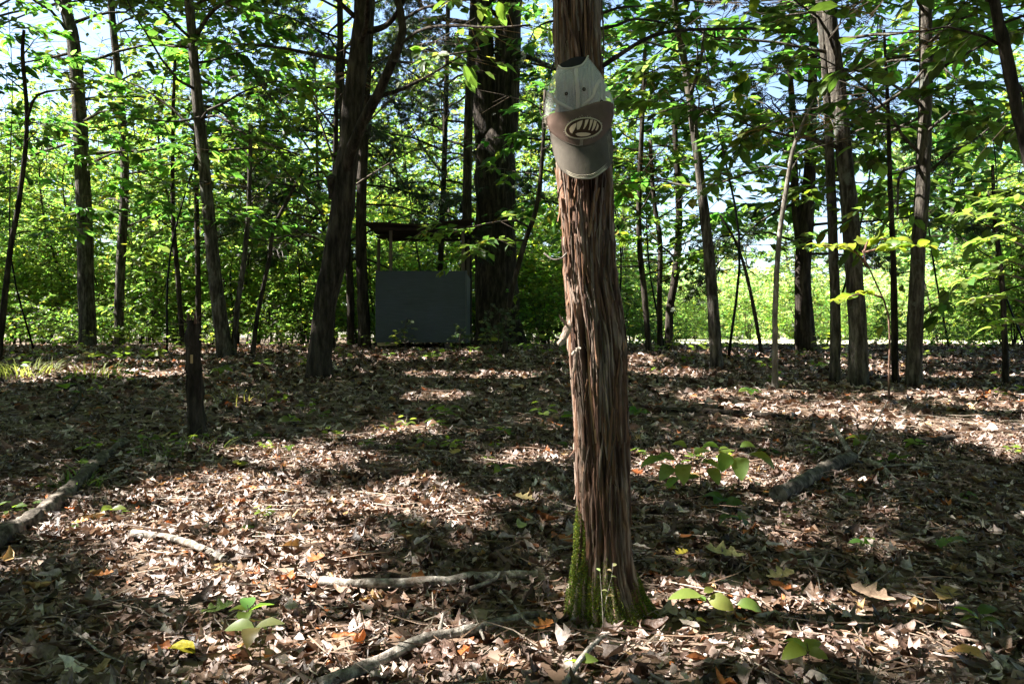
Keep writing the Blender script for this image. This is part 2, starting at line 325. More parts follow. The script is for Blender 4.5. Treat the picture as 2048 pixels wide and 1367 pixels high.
def make_tree(name, label, cat, pts, widths, Y, top=None, limbs=0, L=1.2, zlo=2.0, leaf=.12, bark='bark_grey', per_m=4.5, lpt=(5, 9), group=None, base=(.075, .135, .035), yellow=.07, extra=None, sides=12, wob=.12, el=(.05, .7), dY=0., cull=True, roots=.14, vis=None, twig=(.25, .7), sag=.3, zhi=None, tpl=None, lean=None):
    P = pxpath(pts, Y, dY); P[0, 2] = float(ground(P[0, 0], P[0, 1])) - .03
    wd = np.array(widths, float) / F * Y / 2
    rad = np.interp(np.linspace(0, 1, len(P)), np.linspace(0, 1, len(wd)), wd)
    if top and top > P[-1, 2] + .3:
        d = norm(P[-1] - P[-2]); d = norm(d * .6 + np.array([0, 0, .6])); k = max(2, int((top - P[-1, 2]) / 1.0)); step = (top - P[-1, 2]) / k; r0 = rad[-1]
        for i in range(k):
            d = norm(d + .06 * rng.normal(size=3) + np.array([0, 0, .15])); P = np.vstack([P, P[-1] + d * step / max(.5, d[2])]); rad = np.append(rad, r0 * (1 - .8 * (i + 1) / k))
    t = thing(name, label, cat, P[0] + np.array([0, 0, .03]), group)
    mb = MB(); Ps, rs = trunk_mesh(mb, P, rad, sides, wob, roots); mb.build('trunk', M[bark], t, True)
    paths = ring_limbs(Ps, zlo, (zhi or min(Ps[-1, 2] - .1, CAMZ + .5 * Y + .6)), int(limbs * 1.25), L * 1.1, el, None, sag) if limbs else []
    allp = list(paths)
    for p in (extra or []):
        pp = spline(np.array([W(*q) for q in p['p']]), 10); mb = MB(); mb.tube(pp, np.linspace(p['w'][0], p['w'][1], 10) / F * Y / 2, 7, True, .12); mb.build('branch', M[p.get('m', bark)], t, True)
        if p.get('leafy', 1): allp.append(pp)
    for p in paths:
        mb = MB(); r0 = max(.006, min(.03, rad.mean() * .35)) ; mb.tube(p, np.linspace(r0, .003, len(p)), 5); mb.build('branch', M[bark], t, True)
    if allp and per_m > 0:
        A, Bp, Pp, D, N, S, C = foliage_on(allp, per_m, twig, leaf, lpt, base=base, yellow=yellow)
        if cull:
            k = sun_cull(Pp, .05); Pp, D, N, S, C = Pp[k], D[k], N[k], S[k], C[k]
        mb = MB(); V, l, tt, c = scatter(tpl or (LEAF6 if Y < 9 else DIAM), Pp, D, N, S, C); mb.add(V, l, tt, c); twig_tubes(mb, A, Bp)
        mb.build('crown', M['leaf'], t, False, 'stuff', None, True)
    return t, Ps, rs

# ------------------------------------------------------------------ trees of the picture, left to right
HK = (.07, .128, .032)
make_tree('sapling', 'thin dark sapling at the left edge holding a few shrivelled brown leaves at its top', 'sapling', [(-4, 690), (18, 520), (38, 400), (54, 250), (45, 110), (48, 60)], [13, 9, 6], 9.5, limbs=5, L=.9, zlo=2.0, leaf=.12, per_m=5.1, bark='bark_dark', yellow=.3,
          extra=[dict(p=[(54, 240, 9.5), (75, 190, 9.4), (140, 178, 9.4), (190, 176, 9.3)], w=(6, 3))], sides=8)
make_tree('oak_tree', 'straight grey-barked tree, thickest trunk at the far left', 'tree', [(176, 692), (172, 560), (168, 400), (160, 250), (148, 90), (130, 0)], [33, 30, 26, 22], 12.2, top=10, limbs=12, L=2.2, zlo=3.6, leaf=.13, per_m=6.8,
          extra=[dict(p=[(140, 40, 12.2), (125, 15, 12.1), (105, -10, 12)], w=(16, 10)), dict(p=[(176, 330, 12.2), (205, 315, 12), (235, 303, 11.8), (262, 300, 11.7)], w=(6, 3))])
make_tree('oak_tree', 'slender bent grey tree next to the thickest trunk at far left', 'tree', [(238, 690), (240, 560), (250, 350), (240, 190), (222, 0)], [20, 18, 15, 13], 13, top=10, limbs=14, L=2.0, zlo=2.6, leaf=.13, per_m=7.65)
make_tree('sapling', 'thin straight dark sapling behind the broken snag, left of two', 'sapling', [(366, 690), (356, 560), (346, 430), (346, 250), (350, 120)], [11, 9, 6], 12, limbs=10, L=1.4, zlo=2.0, leaf=.14, per_m=8.5, bark='bark_dark', sides=8)
make_tree('sapling', 'thin straight dark sapling directly above the broken snag, right of two', 'sapling', [(397, 694), (396, 560), (393, 400), (392, 240), (385, 60)], [12, 10, 7], 11.8, limbs=10, L=1.4, zlo=2.2, leaf=.14, per_m=8.5, bark='bark_dark', sides=8)
make_tree('oak_tree', 'grey tree leaning left between the broken snag and the leaning dark tree', 'tree', [(452, 712), (436, 600), (424, 500), (408, 330), (390, 150), (376, -20)], [30, 26, 22, 18], 9.9, top=9, limbs=12, L=1.7, zlo=3.0, leaf=.14, per_m=8.5,
          extra=[dict(p=[(394, 70, 9.9), (408, 45, 9.8), (430, 18, 9.7), (470, -5, 9.6)], w=(10, 6)), dict(p=[(408, 235, 9.9), (440, 232, 9.7), (480, 262, 9.5), (530, 285, 9.4), (600, 310, 9.3)], w=(6, 3)), dict(p=[(408, 232, 9.9), (360, 242, 9.6), (310, 240, 9.4), (270, 236, 9.3)], w=(5, 2))])
make_tree('sapling', 'dark sapling sharing its foot with the leaning grey tree', 'sapling', [(466, 706), (474, 620), (488, 520), (497, 420), (500, 320), (502, 260)], [13, 10, 7], 10, limbs=7, L=1.0, zlo=2.0, leaf=.13, per_m=7.65, bark='bark_grey', sides=8)
make_tree('sapling', 'thin sapling curving out to the right, standing before the leaning dark tree', 'sapling', [(505, 708), (515, 630), (538, 520), (548, 455), (580, 390), (606, 338)], [10, 8, 5], 10.3, limbs=4, L=.9, zlo=2.1, leaf=.13, per_m=5.1, bark='bark_dark', sides=8, yellow=.3)
# broken snag
t = thing('snag', 'short broken-off dead trunk with splintered top in the left middle ground', 'tree stump', gp(393, 868))
Ysn = ydist(868); P = spline(np.array([W(398, 874, Ysn), W(393, 830, Ysn), W(390, 760, Ysn), W(386, 700, Ysn), W(385, 640, Ysn)]), 26); P[0, 2] = ground(P[0, 0], Ysn) - .03
mb = MB(); rd = np.interp(np.linspace(0, 1, 26), [0, .1, .5, .85, 1], np.array([22, 18, 15.5, 14, 12])) / F * Ysn; rd *= 1 + .1 * (noise3(np.arange(26) * .7, 0, 0, 4) - .5); mb.tube(P, rd, 16, True, .3); mb.build('trunk', M['bark_dark'], t, True)
for i in range(9):
    a = i * .7; q = P[-1] + np.array([math.cos(a), math.sin(a), 0]) * rd[-1] * .8 - np.array([0, 0, .02]); mb = MB(); h = rng.uniform(.03, .09)
    mb.tube(np.array([q, q + np.array([.004 * rng.normal(), .004 * rng.normal(), h * .6]), q + np.array([.015 * rng.normal(), .015 * rng.normal(), h])]), [.012, .007, .001], 4); mb.build('splinter', M['bark_cedar'], t)
for i, (dx, dz) in enumerate([(-.16, .02), (-.09, .07), (.1, .05), (.03, .1)]):
    q = P[-2]; mb = MB(); mb.tube(np.array([q, q + np.array([dx * .5, -.02, dz * .3]), q + np.array([dx, -.03, dz])]), [.004, .003, .0015], 4); mb.build('twig', M['twig'], t)
mb = MB(); q = W(383, 718, Ysn - .055); mb.box(q - np.array([.006, .004, .025]), q + np.array([.008, .004, .03])); mb.build('bare_patch', plain('bare_wood', (.42, .28, .15), .8, .2), t)

make_tree('cedar_tree', 'thick dark tree leaning right with a kinked trunk, left of the blind', 'tree', [(636, 764), (643, 680), (652, 600), (664, 545), (682, 440), (692, 340), (706, 210), (720, 80), (726, -20)], [50, 44, 44, 50, 46, 43, 36, 32], 7.9, top=8, limbs=9, L=1.6, zlo=3.2, leaf=.13, per_m=6.8, bark='bark_dark', sides=18, wob=.16,
          extra=[dict(p=[(690, 345, 7.85), (715, 265, 7.7), (755, 190, 7.6), (790, 110, 7.5), (806, 60, 7.5), (796, 0, 7.5), (780, -40, 7.5)], w=(24, 12), leafy=0), dict(p=[(735, 62, 7.9), (770, 52, 7.7), (795, 25, 7.6), (815, -20, 7.5)], w=(14, 8)),
                 dict(p=[(800, 90, 7.5), (840, 60, 7.0), (900, 50, 6.4), (980, 55, 6.0), (1060, 50, 5.8)], w=(6, 3)), dict(p=[(806, 40, 7.5), (850, 15, 7.0), (930, 0, 6.6), (1000, -5, 6.4)], w=(6, 3)), dict(p=[(780, 120, 7.5), (830, 125, 7.0), (890, 110, 6.6), (960, 100, 6.4)], w=(5, 3)),
                 dict(p=[(668, 395, 7.9), (664, 370, 7.85), (662, 352, 7.8)], w=(22, 16), leafy=0)])
make_tree('cedar_tree', 'straight dark trunk standing right beside the blind on its left', 'tree', [(730, 698), (726, 600), (722, 450), (728, 250), (738, 60), (742, -10)], [26, 22, 20, 17], 11.4, top=9, bark='bark_dark', per_m=0)
make_tree('cedar_tree', 'narrow trunk rising behind the right post of the blind', 'tree', [(932, 694), (934, 560), (934, 400), (938, 200), (948, 0)], [22, 20, 18, 16], 12.6, top=9, bark='bark_dark', per_m=0)
# big forked tree
Yb = 13.4
t = thing('oak_tree', 'huge dark forked tree with flared base behind the blind', 'tree', W(1000, 692, Yb))
P = np.array([W(1000, 700, Yb), W(998, 660, Yb), W(994, 600, Yb), W(992, 520, Yb), W(991, 440, Yb), W(990, 360, Yb), W(990, 290, Yb), W(992, 230, Yb)])
mb = MB(); PP = spline(P, 30); rr = np.interp(np.linspace(0, 1, 30), [0, .1, .2, .4, .6, .84, 1], np.array([118, 104, 92, 84, 80, 80, 30])) / F * Yb / 2; mb.tube(PP, rr, 24, True, .12)
for a in range(7):
    an = a * .9; q = PP[0] + np.array([math.cos(an), math.sin(an), 0]) * rr[0] * .7; mb.tube(np.array([q + np.array([0, 0, .45]) - np.array([math.cos(an), math.sin(an), 0]) * .15, q + np.array([0, 0, .12]), q + np.array([math.cos(an), math.sin(an), 0]) * .35 - np.array([0, 0, .06])]), [.12, .12, .05], 8)
mb.build('trunk', M['bark_dark'], t, True)
st = []
for pth, w in (([(978, 290), (970, 200), (965, 100), (962, 0), (955, -120), (930, -300)], (54, 46, 44, 20)), ([(1006, 290), (1012, 200), (1015, 100), (1020, 0), (1040, -130), (1070, -320)], (56, 52, 50, 24))):
    mb = MB(); p = spline(pxpath(pth, Yb), 20); st.append(p); mb.tube(p, np.interp(np.linspace(0, 1, 20), np.linspace(0, 1, 4), w) / F * Yb / 2, 16, True, .1); mb.build('stem', M['bark_dark'], t, True)
lim = [q for p in st for q in ring_limbs(p, 5.5, p[-1, 2], 8, 3.0, (.1, .6))]
for p in lim: mb = MB(); mb.tube(p, np.linspace(.05, .008, len(p)), 6); mb.build('branch', M['bark_dark'], t, True)
A, Bp, Pp, D, N, S, C = foliage_on(lim, 5, (.3, .8), .14, (6, 10), base=HK); mb = MB(); mb.add(*scatter(DIAM, Pp, D, N, S, C)); twig_tubes(mb, A, Bp); mb.build('crown', M['leaf'], t, False, 'stuff', None, True)

make_tree('sapling', 'curved dark sapling arching up beside the huge forked tree, leafy spray over the blind', 'sapling', [(1008, 698), (1020, 600), (1048, 490), (1074, 410), (1086, 290), (1090, 180)], [12, 10, 6], 10.6, limbs=4, L=1.0, zlo=2.6, leaf=.13, per_m=6.8, bark='bark_dark', sides=8,
          extra=[dict(p=[(1060, 455, 10.6), (1030, 440, 10.0), (985, 445, 9.4), (930, 455, 9.0), (860, 452, 8.8)], w=(5, 2)), dict(p=[(1052, 480, 10.6), (1020, 480, 10), (980, 480, 9.6), (940, 490, 9.3)], w=(5, 2))])
make_tree('sapling', 'dark slim sapling right of the capped cedar, leftmost of three', 'sapling', [(1298, 694), (1290, 600), (1280, 500), (1278, 400), (1284, 250), (1290, 100)], [13, 11, 8], 10.8, limbs=12, L=1.3, zlo=1.5, leaf=.14, per_m=8.5, bark='bark_dark', sides=8)
make_tree('sapling', 'dark slim sapling right of the capped cedar, middle of three', 'sapling', [(1320, 694), (1319, 600), (1320, 480), (1308, 400), (1300, 280)], [12, 10, 7], 11.2, limbs=8, L=1.2, zlo=1.5, leaf=.14, per_m=8.5, bark='bark_dark', sides=8)
make_tree('sapling', 'dark slim sapling right of the capped cedar, rightmost and thickest of three', 'sapling', [(1337, 696), (1340, 620), (1352, 540), (1358, 440), (1354, 330), (1345, 200)], [17, 15, 10], 11, limbs=10, L=1.3, zlo=1.7, leaf=.14, per_m=8.5, bark='bark_dark', sides=8)
make_tree('hickory_tree', 'grey tree curving left as it rises, right of the three dark saplings', 'tree', [(1434, 738), (1428, 640), (1420, 530), (1408, 420), (1390, 270), (1370, 130), (1345, -20)], [25, 23, 20, 15, 13], 8.8, top=8, limbs=16, L=1.5, zlo=2.3, leaf=.15, per_m=9.35, base=HK,
          extra=[dict(p=[(1380, 190, 8.8), (1400, 130, 8.6), (1408, 60, 8.4)], w=(9, 5))])
make_tree('sapling', 'very thin crooked dark sapling between the curving grey tree and the pale sapling', 'sapling', [(1524, 704), (1512, 640), (1500, 580), (1488, 530), (1470, 480), (1440, 430)], [8, 7, 4], 10.2, limbs=4, L=.8, zlo=1.7, leaf=.13, per_m=6.8, bark='bark_dark', sides=7)
make_tree('sapling', 'pale grey smooth-barked sapling bending right high up', 'sapling', [(1550, 800), (1550, 700), (1551, 600), (1558, 480), (1574, 370), (1586, 300), (1606, 245), (1632, 190)], [13, 11, 10, 8, 3], 7.0, limbs=7, L=.9, zlo=2.2, leaf=.14, per_m=8.5, bark='bark_pole', sides=10, base=HK, wob=.15)
make_tree('oak_tree', 'slimmer trunk of the close grey pair at right', 'tree', [(1669, 768), (1671, 640), (1667, 500), (1660, 330), (1652, 150), (1638, -10)], [21, 20, 17, 15], 7.7, top=8.5, limbs=13, L=1.5, zlo=2.3, leaf=.15, per_m=8.5, base=HK)
make_tree('oak_tree', 'thicker trunk of the close grey pair at right', 'tree', [(1716, 772), (1716, 660), (1708, 540), (1698, 400), (1684, 260), (1670, 120), (1655, -20)], [38, 34, 32, 29, 26], 7.5, top=9.5, limbs=13, L=1.7, zlo=2.4, leaf=.15, per_m=8.5, base=HK, sides=16)
make_tree('sapling', 'thin brown sapling between the grey pair and the straight grey tree at right', 'sapling', [(1791, 782), (1789, 650), (1786, 500), (1780, 370), (1776, 220), (1768, 60)], [14, 12, 9, 5], 7.7, limbs=5, L=.7, zlo=1.4, leaf=.13, per_m=6.8, bark='bark_dark', sides=9)
make_tree('oak_tree', 'straight grey tree at right beside the thin brown sapling', 'tree', [(1828, 778), (1830, 660), (1836, 520), (1845, 360), (1851, 180), (1852, -10)], [31, 28, 26, 24], 7.4, top=9, limbs=14, L=1.7, zlo=2.3, leaf=.15, per_m=8.5, base=HK, sides=14,
          extra=[dict(p=[(1842, 180, 7.4), (1870, 130, 7.2), (1915, 160, 7.0)], w=(7, 3)), dict(p=[(1838, 330, 7.4), (1800, 350, 7.2), (1795, 430, 7.1)], w=(7, 4))])
make_tree('sapling', 'slim dark sapling near the right edge of the wood', 'sapling', [(2012, 768), (2008, 650), (2002, 540), (1990, 440), (1985, 330)], [12, 10, 6], 7.6, limbs=9, L=1.1, zlo=1.2, leaf=.15, per_m=8.5, bark='bark_dark', sides=8, base=HK)
make_tree('hickory_tree', 'dark knobbly tree leaning out of the picture at the top right corner', 'tree', [(2190, 1010), (2140, 700), (2085, 430), (2044, 260), (2012, 110), (1990, 10), (1975, -60)], [26, 24, 21, 18], 4.6, top=5.5, limbs=9, L=1.1, zlo=2.3, leaf=.15, per_m=7.65, bark='bark_dark', sides=14, wob=.25, base=(.05, .1, .02), yellow=.02)
# reddish stem with its sunlit sprig: every leaf a part
def big_leaf_mesh(name, rows=7, wf=w_oval, k1=1.6, k2=.9, seed=1, fold=.12):
    V, f = gridleaf(rows, wf, k1, -k2, .06, seed, fold); return V, f
BL = [big_leaf_mesh('l', 7, w_oval, 1.2, .6 + .35 * i, i, .1) for i in range(4)]
def leaf_objs(parent, specs, tint, name='leaf', mat_='leaf', tpls=None, var=.18):
    """specs: list of (pos, dir, normal, size)"""
    for i, (p, d, n, s) in enumerate(specs):
        tp = (tpls or BL)[i % len(tpls or BL)]; c = np.clip(np.array(tint) * np.exp(var * rng.normal()) * (1 + .1 * rng.normal(size=3)), .003, .9)
        V, l, tt, cc = scatter(tp, np.array([p]), np.array([d], float), np.array([n], float), s, c[None]); put(name, V, l, tt, M[mat_], parent, cc, True)
def plant(name, label, cat, base, stems, leaves, tint, group=None, stem_w=.003, stem_mat='twig', var=.18):
    t = thing(name, label, cat, base, group)
    for s in stems: mb = MB(); mb.tube(spline(np.array(s), 8), np.linspace(stem_w, stem_w * .5, 8), 5); mb.build('stem', M[stem_mat], t, True)
    leaf_objs(t, leaves, tint, var=var); return t
up = np.array([0, 0, 1.])
Ys = 6.6; b0 = gp(1777, 800); sx = [b0, W(1779, 700, Ys), W(1778, 640, Ys), W(1766, 595, Ys), W(1735, 530, Ys), W(1725, 500, Ys)]
tw = [[W(1735, 530, Ys), W(1700, 495, Ys - .1), W(1640, 490, Ys - .2)], [W(1728, 505, Ys), W(1770, 495, Ys), W(1850, 490, Ys - .1)], [W(1728, 505, Ys), W(1740, 480, Ys + .1), W(1790, 478, Ys + .3)], [W(1766, 595, Ys), W(1730, 585, Ys), W(1680, 600, Ys - .1)]]
lv = []
for k, tp_ in enumerate(tw):
    pp = spline(np.array(tp_), 12)
    for i in range(3, 12):
        for sg in (-1, 1):
            if rng.random() < (.92 if k < 3 else .5):
                d = norm(pp[min(i, 11)] - pp[i - 1]); sd = np.cross(d, up) * sg; lv.append((pp[i], norm(d * .7 + sd * .8 + .2 * rng.normal(size=3)), up + .35 * rng.normal(size=3), rng.uniform(.1, .17)))
plant('seedling', 'reddish crooked stem carrying a flat sunlit spray of yellow-green leaves at right', 'sapling', b0, [sx] + tw, lv, (.16, .22, .035), stem_w=.011, stem_mat='bark_cedar')

# ------------------------------------------------------------------ cedars with dark feathery sprays
def sprig():
    V = []; f = []
    for i, (a, l, y0) in enumerate([(0, 1, 0), (.6, .6, .1), (-.6, .6, .2), (.55, .5, .35), (-.55, .5, .45), (.4, .4, .6), (-.4, .4, .65)]):
        d = np.array([math.sin(a), math.cos(a), -.12 * (i % 3)]); s_ = np.array([math.cos(a), -math.sin(a), 0]) * .055; o = np.array([0, y0, 0]); k = len(V)
        V += [o - s_ * .4, o + d * l * .55 - s_, o + d * l, o + d * l * .5 + s_]; f += [[k, k + 3, k + 2, k + 1]]
    return np.array(V), f
SPRIG = sprig()
def cedar_foliage(t, paths, per_m=13, size=.11, base=(.035, .06, .025), keep=1.0, cull=True, twig=(.15, .5)):
    A, Bp, P, D, N, S, C = foliage_on(paths, per_m, twig, size, (5, 9), .2, .35, .45, None, base, .04)
    k = rng.random(len(P)) < keep
    if cull: k &= sun_cull(P, .06)
    mb = MB(); mb.add(*scatter(SPRIG, P[k], D[k], N[k], S[k], C[k])); twig_tubes(mb, A, Bp, .004, .0015, (.03, .022, .018)); mb.build('crown', M['needle'], t, False, 'stuff', None, True)
def cedar_limbs(t, P, zlo, zhi, n, L, el=(-.15, .45), bark='bark_dark', r0=.022, az=None):
    out = []
    for i, p in enumerate(ring_limbs(P, zlo, zhi, n, L, el, None, .35)):
        mb = MB(); mb.tube(p, np.linspace(r0, .004, len(p)), 5); mb.build('branch', M[bark], t, True); out.append(p)
    return out
def dark_cedar(name, label, pts, w, Y, top, zlo, n, L, fork=None, keep=1.0, per_m=13, size=.11):
    t, P, rr = make_tree(name, label, 'tree', pts, w, Y, top=top, bark='bark_dark', per_m=0, sides=14)
    if fork:
        mb = MB(); q = spline(pxpath(fork[0], Y), 14); mb.tube(q, np.linspace(fork[1], fork[2], 14) / F * Y / 2, 10); mb.build('stem', M['bark_dark'], t, True)
    lp = cedar_limbs(t, P, zlo, P[-1, 2] - .2, n, L); cedar_foliage(t, lp, per_m, size, keep=keep); return t
dark_cedar('cedar_tree', 'black forked cedar with feathery boughs, before the sunny field at right', [(1612, 710), (1608, 620), (1606, 520), (1614, 420), (1622, 280), (1626, 100), (1628, 0)], [40, 32, 28, 17, 14], 10.8, 8, 1.9, 34, 2.2, ([(1600, 480), (1592, 420), (1588, 330), (1584, 200), (1570, 60)], 20, 10))
dark_cedar('cedar_tree', 'dark cedar with drooping feathery boughs left of the blind, behind the leaning tree', [(702, 694), (700, 560), (690, 400), (684, 200), (680, 20)], [16, 14, 12], 12.6, 8, 2.0, 36, 2.4, keep=1.0, per_m=20)
dark_cedar('cedar_tree', 'feathery dark cedar filling the space between the blind and the huge forked tree', [(884, 694), (880, 560), (886, 400), (892, 200), (896, 20)], [12, 11, 9], 14.2, 8.5, 3.0, 40, 2.2, keep=1.0, per_m=20)
t0 = dark_cedar('cedar_tree', 'slim dark cedar behind the capped cedar trunk', [(1140, 694), (1138, 560), (1130, 400), (1120, 200), (1110, 20)], [12, 11, 9], 13.2, 8, 2.8, 26, 1.7)
# dead lower boughs sweeping left from the trunk by the blind: bare, with fine twigs
t = thing('dead_cedar', 'bare dead cedar with fine drooping boughs between the two leaning trees', 'tree', gp(662, 700))
P = spline(np.array([gp(662, 700), W(664, 560, 11.6), W(668, 420, 11.5), W(672, 250, 11.4), W(676, 100, 11.4)]), 20); mb = MB(); mb.tube(P, np.linspace(.06, .03, 20), 9, True, .15); mb.build('trunk', M['bark_dark'], t, True)
A_ = []; B_ = []; dmb = MB()
for p in [[(666, 450), (620, 400), (560, 330), (500, 280), (470, 262)], [(668, 380), (620, 300), (560, 220), (490, 130), (450, 80)], [(670, 330), (640, 240), (600, 140), (560, 40)], [(666, 480), (610, 440), (540, 400), (480, 390)], [(672, 260), (620, 200), (550, 160), (480, 150)], [(670, 300), (740, 240), (800, 180), (850, 150)], [(668, 400), (740, 350), (830, 300), (900, 290)], [(666, 500), (620, 470), (575, 480), (540, 500)], [(674, 200), (720, 150), (800, 100), (880, 80)]]:
    q = spline(np.array([W(a, b_2, 11.5 - .35 * i) for i, (a, b_2) in enumerate(p)]), 12); mb = MB(); mb.tube(q, np.linspace(.018, .004, 12), 5); mb.build('branch', M['twig'], t, True)
    a, b2, *_ = foliage_on([q], 14, (.2, .7), .1, (1, 1), .2, .3, .4); A_.append(a); B_.append(b2)
A_ = np.concatenate(A_); B_ = np.concatenate(B_); mb = MB(); twig_tubes(mb, A_, B_, .005, .002); mid = (A_ + B_) / 2; e2 = mid + .25 * rng.normal(size=mid.shape) * np.array([1, 1, .6]); twig_tubes(mb, mid, e2, .003, .0015)
k = rng.random(len(mid)) < .9; n_ = int(k.sum()); Pn = np.repeat(e2[k], 2, 0) + .08 * rng.normal(size=(2 * n_, 3)); mb.add(*scatter(SPRIG, Pn, norm(rng.normal(size=Pn.shape) - .3 * up), rng.normal(size=Pn.shape) + up, .09 + .04 * rng.random(2 * n_), leaf_tints(2 * n_, (.05, .07, .03), .05))); mb.build('crown', M['needle'], t, False, 'stuff', None, True)

# ------------------------------------------------------------------ unseen trees added for shade, crowns cut to pass the sun patches
CT = [(-7.5, 2.5), (-10.5, 6), (-9.5, 10.5), (-14, 3), (-14.5, 8.5), (-4.8, -2.5), (-9, -2.2), (2.6, -2.5), (6, 3.5), (7.5, 9.5), (-2.5, -5), (-13, -1.5), (-18, 6), (7.5, -1.5), (-17.5, 11), (-11.5, 14.2)]
nC = 9500; cx = rng.uniform(-20, 9, nC); cy = rng.uniform(-6.5, 12.8, nC); cz = rng.uniform(5.2, 9.5, nC)
k = (cz > CAMZ + .47 * np.maximum(cy, 0) + .3) | (np.abs(cx) > .70 * np.maximum(cy, 0) + .5); cx, cy, cz = cx[k], cy[k], cz[k]
e_ = 1500; ez = rng.uniform(7.3, 11, e_); cx = np.concatenate([cx, -2.3 - (ez - .7) / 1.15 + rng.uniform(0, 3.6, e_)]); cy = np.concatenate([cy, rng.uniform(12.6, 15.5, e_)]); cz = np.concatenate([cz, ez])  # extra unseen leaf clusters, added to shade the blind and the forked tree
Pc = np.stack([cx, cy, cz], 1); CTa = np.array(CT); own = np.argmin(((Pc[:, None, :2] - CTa[None]) ** 2).sum(-1), 1)
for i, (tx, ty) in enumerate(CT):
    g0 = float(ground(tx, ty)); side = 'left of' if tx < -3 else ('right of' if tx > 3 else 'behind')
    t = thing('oak_tree', 'unseen tall tree added outside the frame, crown cut to shade the clearing', 'tree', (tx, ty, g0), 'unseen tall trees added to shade the clearing')
    P = spline(np.array([[tx, ty, g0 - .05], [tx + .1, ty, g0 + 3], [tx - .1, ty + .1, g0 + 6], [tx, ty, g0 + 9.5]]), 16); mb = MB(); mb.tube(P, np.linspace(.17, .04, 16), 12, True, .1); mb.build('trunk', M['bark_grey'], t, True)
    Q = Pc[own == i]
    for q in Q[::24]:
        s_ = P[min(15, int(7 + 5 * rng.random()))]; bp = spline(np.array([s_, (s_ + q) / 2 + np.array([0, 0, .4]), q]), 12)
        if not sun_cull(bp, 0).all(): continue
        mb = MB(); mb.tube(bp[::2], np.linspace(.03, .01, 6), 5); mb.build('branch', M['bark_grey'], t, True)
    n = len(Q); kk = 26; cid = np.repeat(np.arange(n), kk); PL = Q[cid] + rng.normal(size=(n * kk, 3)) * np.array([.38, .38, .2])
    s_ok = sun_cull(PL, .015); PL = PL[s_ok]; m = len(PL); out = norm(PL - P[10] * np.array([1, 1, 0]))
    D = norm(norm(rng.normal(size=(m, 3)) * np.array([1, 1, .35])) + .3 * out); N = up + .35 * rng.normal(size=(m, 3))
    if m: mb = MB(); mb.add(*scatter(DIAM, PL, D, N, .19 * np.exp(.2 * rng.normal(size=m)), leaf_tints(m, HK, .1))); mb.build('crown', M['leaf'], t, False, 'stuff', None, True)

# ------------------------------------------------------------------ the wood behind: prototypes and copies
def proto_tree(name, label, cat, group, H, zlo, n, L, leaf, per_m, lpt, base, yellow, r0, bark='bark_grey', el=(.05, .7), multi=1, tpl=DIAM, twig=(.3, .8), flat=.6):
    t = thing(name, label, cat, (0, 0, 0), group); lp = []
    for s in range(multi):
        a = s * 2.4; sp = .25 * H * (multi > 1); wg_ = .022 * H * rng.normal(size=(5, 2)); wg_[0] = 0; P = spline(np.array([[sp * f_ ** 1.5 * math.cos(a) + wg_[q_, 0], sp * f_ ** 1.5 * math.sin(a) + wg_[q_, 1], H * f_ * (1 - .12 * s) - .05] for q_, f_ in enumerate((0, .25, .5, .75, 1))]), 16)
        mb = MB(); mb.tube(P, np.linspace(r0, r0 * .2, 16), 7, True, .1); mb.build('trunk' if multi == 1 else 'stem', M[bark], t, True); lp += ring_limbs(P, zlo, P[-1, 2] - .05, n, L, el)
    mb = MB()
    for p in lp: mb.tube(p, np.linspace(r0 * .3, .003, len(p)), 4, False, 0, (.07, .06, .05))
    A, Bp, Pp, D, N, S, C = foliage_on(lp, per_m, twig, leaf, lpt, .15, flat, .3, None, base, yellow); mb.add(*scatter(tpl, Pp, D, N, S, C)); twig_tubes(mb, A, Bp)
    mb.build('crown', M['leaf_far'], t, False, 'stuff', None, True); return t
YG = (.13, .2, .05)
pA = proto_tree('background_tree', 'tall leafy tree in the dense sunlit wood behind the clearing', 'tree', 'tall trees of the sunlit wood behind', 10, 1.0, 46, 2.4, .135, 10, (8, 13), (.1, .175, .05), .12, .09)
pB = proto_tree('background_tree', 'medium leafy tree with yellow-green leaves in the sunlit wood behind the clearing', 'tree', 'medium trees of the sunlit wood behind', 6.5, .7, 38, 1.9, .12, 11, (8, 13), YG, .2, .055)
pC = proto_tree('shrub', 'leafy head-high shrub in the thicket behind the clearing', 'shrub', 'shrubs of the thicket behind the clearing', 3.0, .2, 14, 1.2, .115, 11, (7, 12), (.115, .185, .05), .12, .02, 'bark_dark', (.1, .8), 3)
pD = proto_tree('shrub', 'low leafy bush at the back edge of the clearing', 'shrub', 'low bushes along the back edge of the clearing', 1.1, .08, 8, .55, .085, 10, (5, 9), (.09, .155, .04), .12, .009, 'bark_dark', (.1, .8), 3, twig=(.1, .35))
pE = proto_tree('background_tree', 'distant sunlit tree beyond the field', 'tree', 'distant trees beyond the field', 11, .6, 46, 3.6, .32, 5, (8, 12), (.13, .205, .095), .1, .2)
pF = proto_tree('shrub', 'bright sunlit bush across the field', 'shrub', 'bright bushes on the far side of the field', 3.4, .1, 15, 1.7, .2, 8, (8, 12), (.24, .31, .17), .1, .03, 'bark_grey', (.1, .9), 3)
pG = proto_tree('background_sapling', 'bare-stemmed thin sapling among the trees behind the clearing', 'sapling', 'thin saplings of the wood behind', 6, 2.0, 10, 1.1, .13, 5, (5, 9), (.1, .175, .045), .12, .022, 'bark_grey')
pH = proto_tree('understory_sapling', 'slender understory sapling with broad mid-green leaves among the trunks', 'sapling', 'slender broad-leaved understory saplings among the trunks', 5.6, 1.9, 26, 1.5, .165, 7, (5, 9), (.06, .135, .03), .06, .017, 'bark_grey', (-.1, .5), 1, LEAF6, flat=.8)
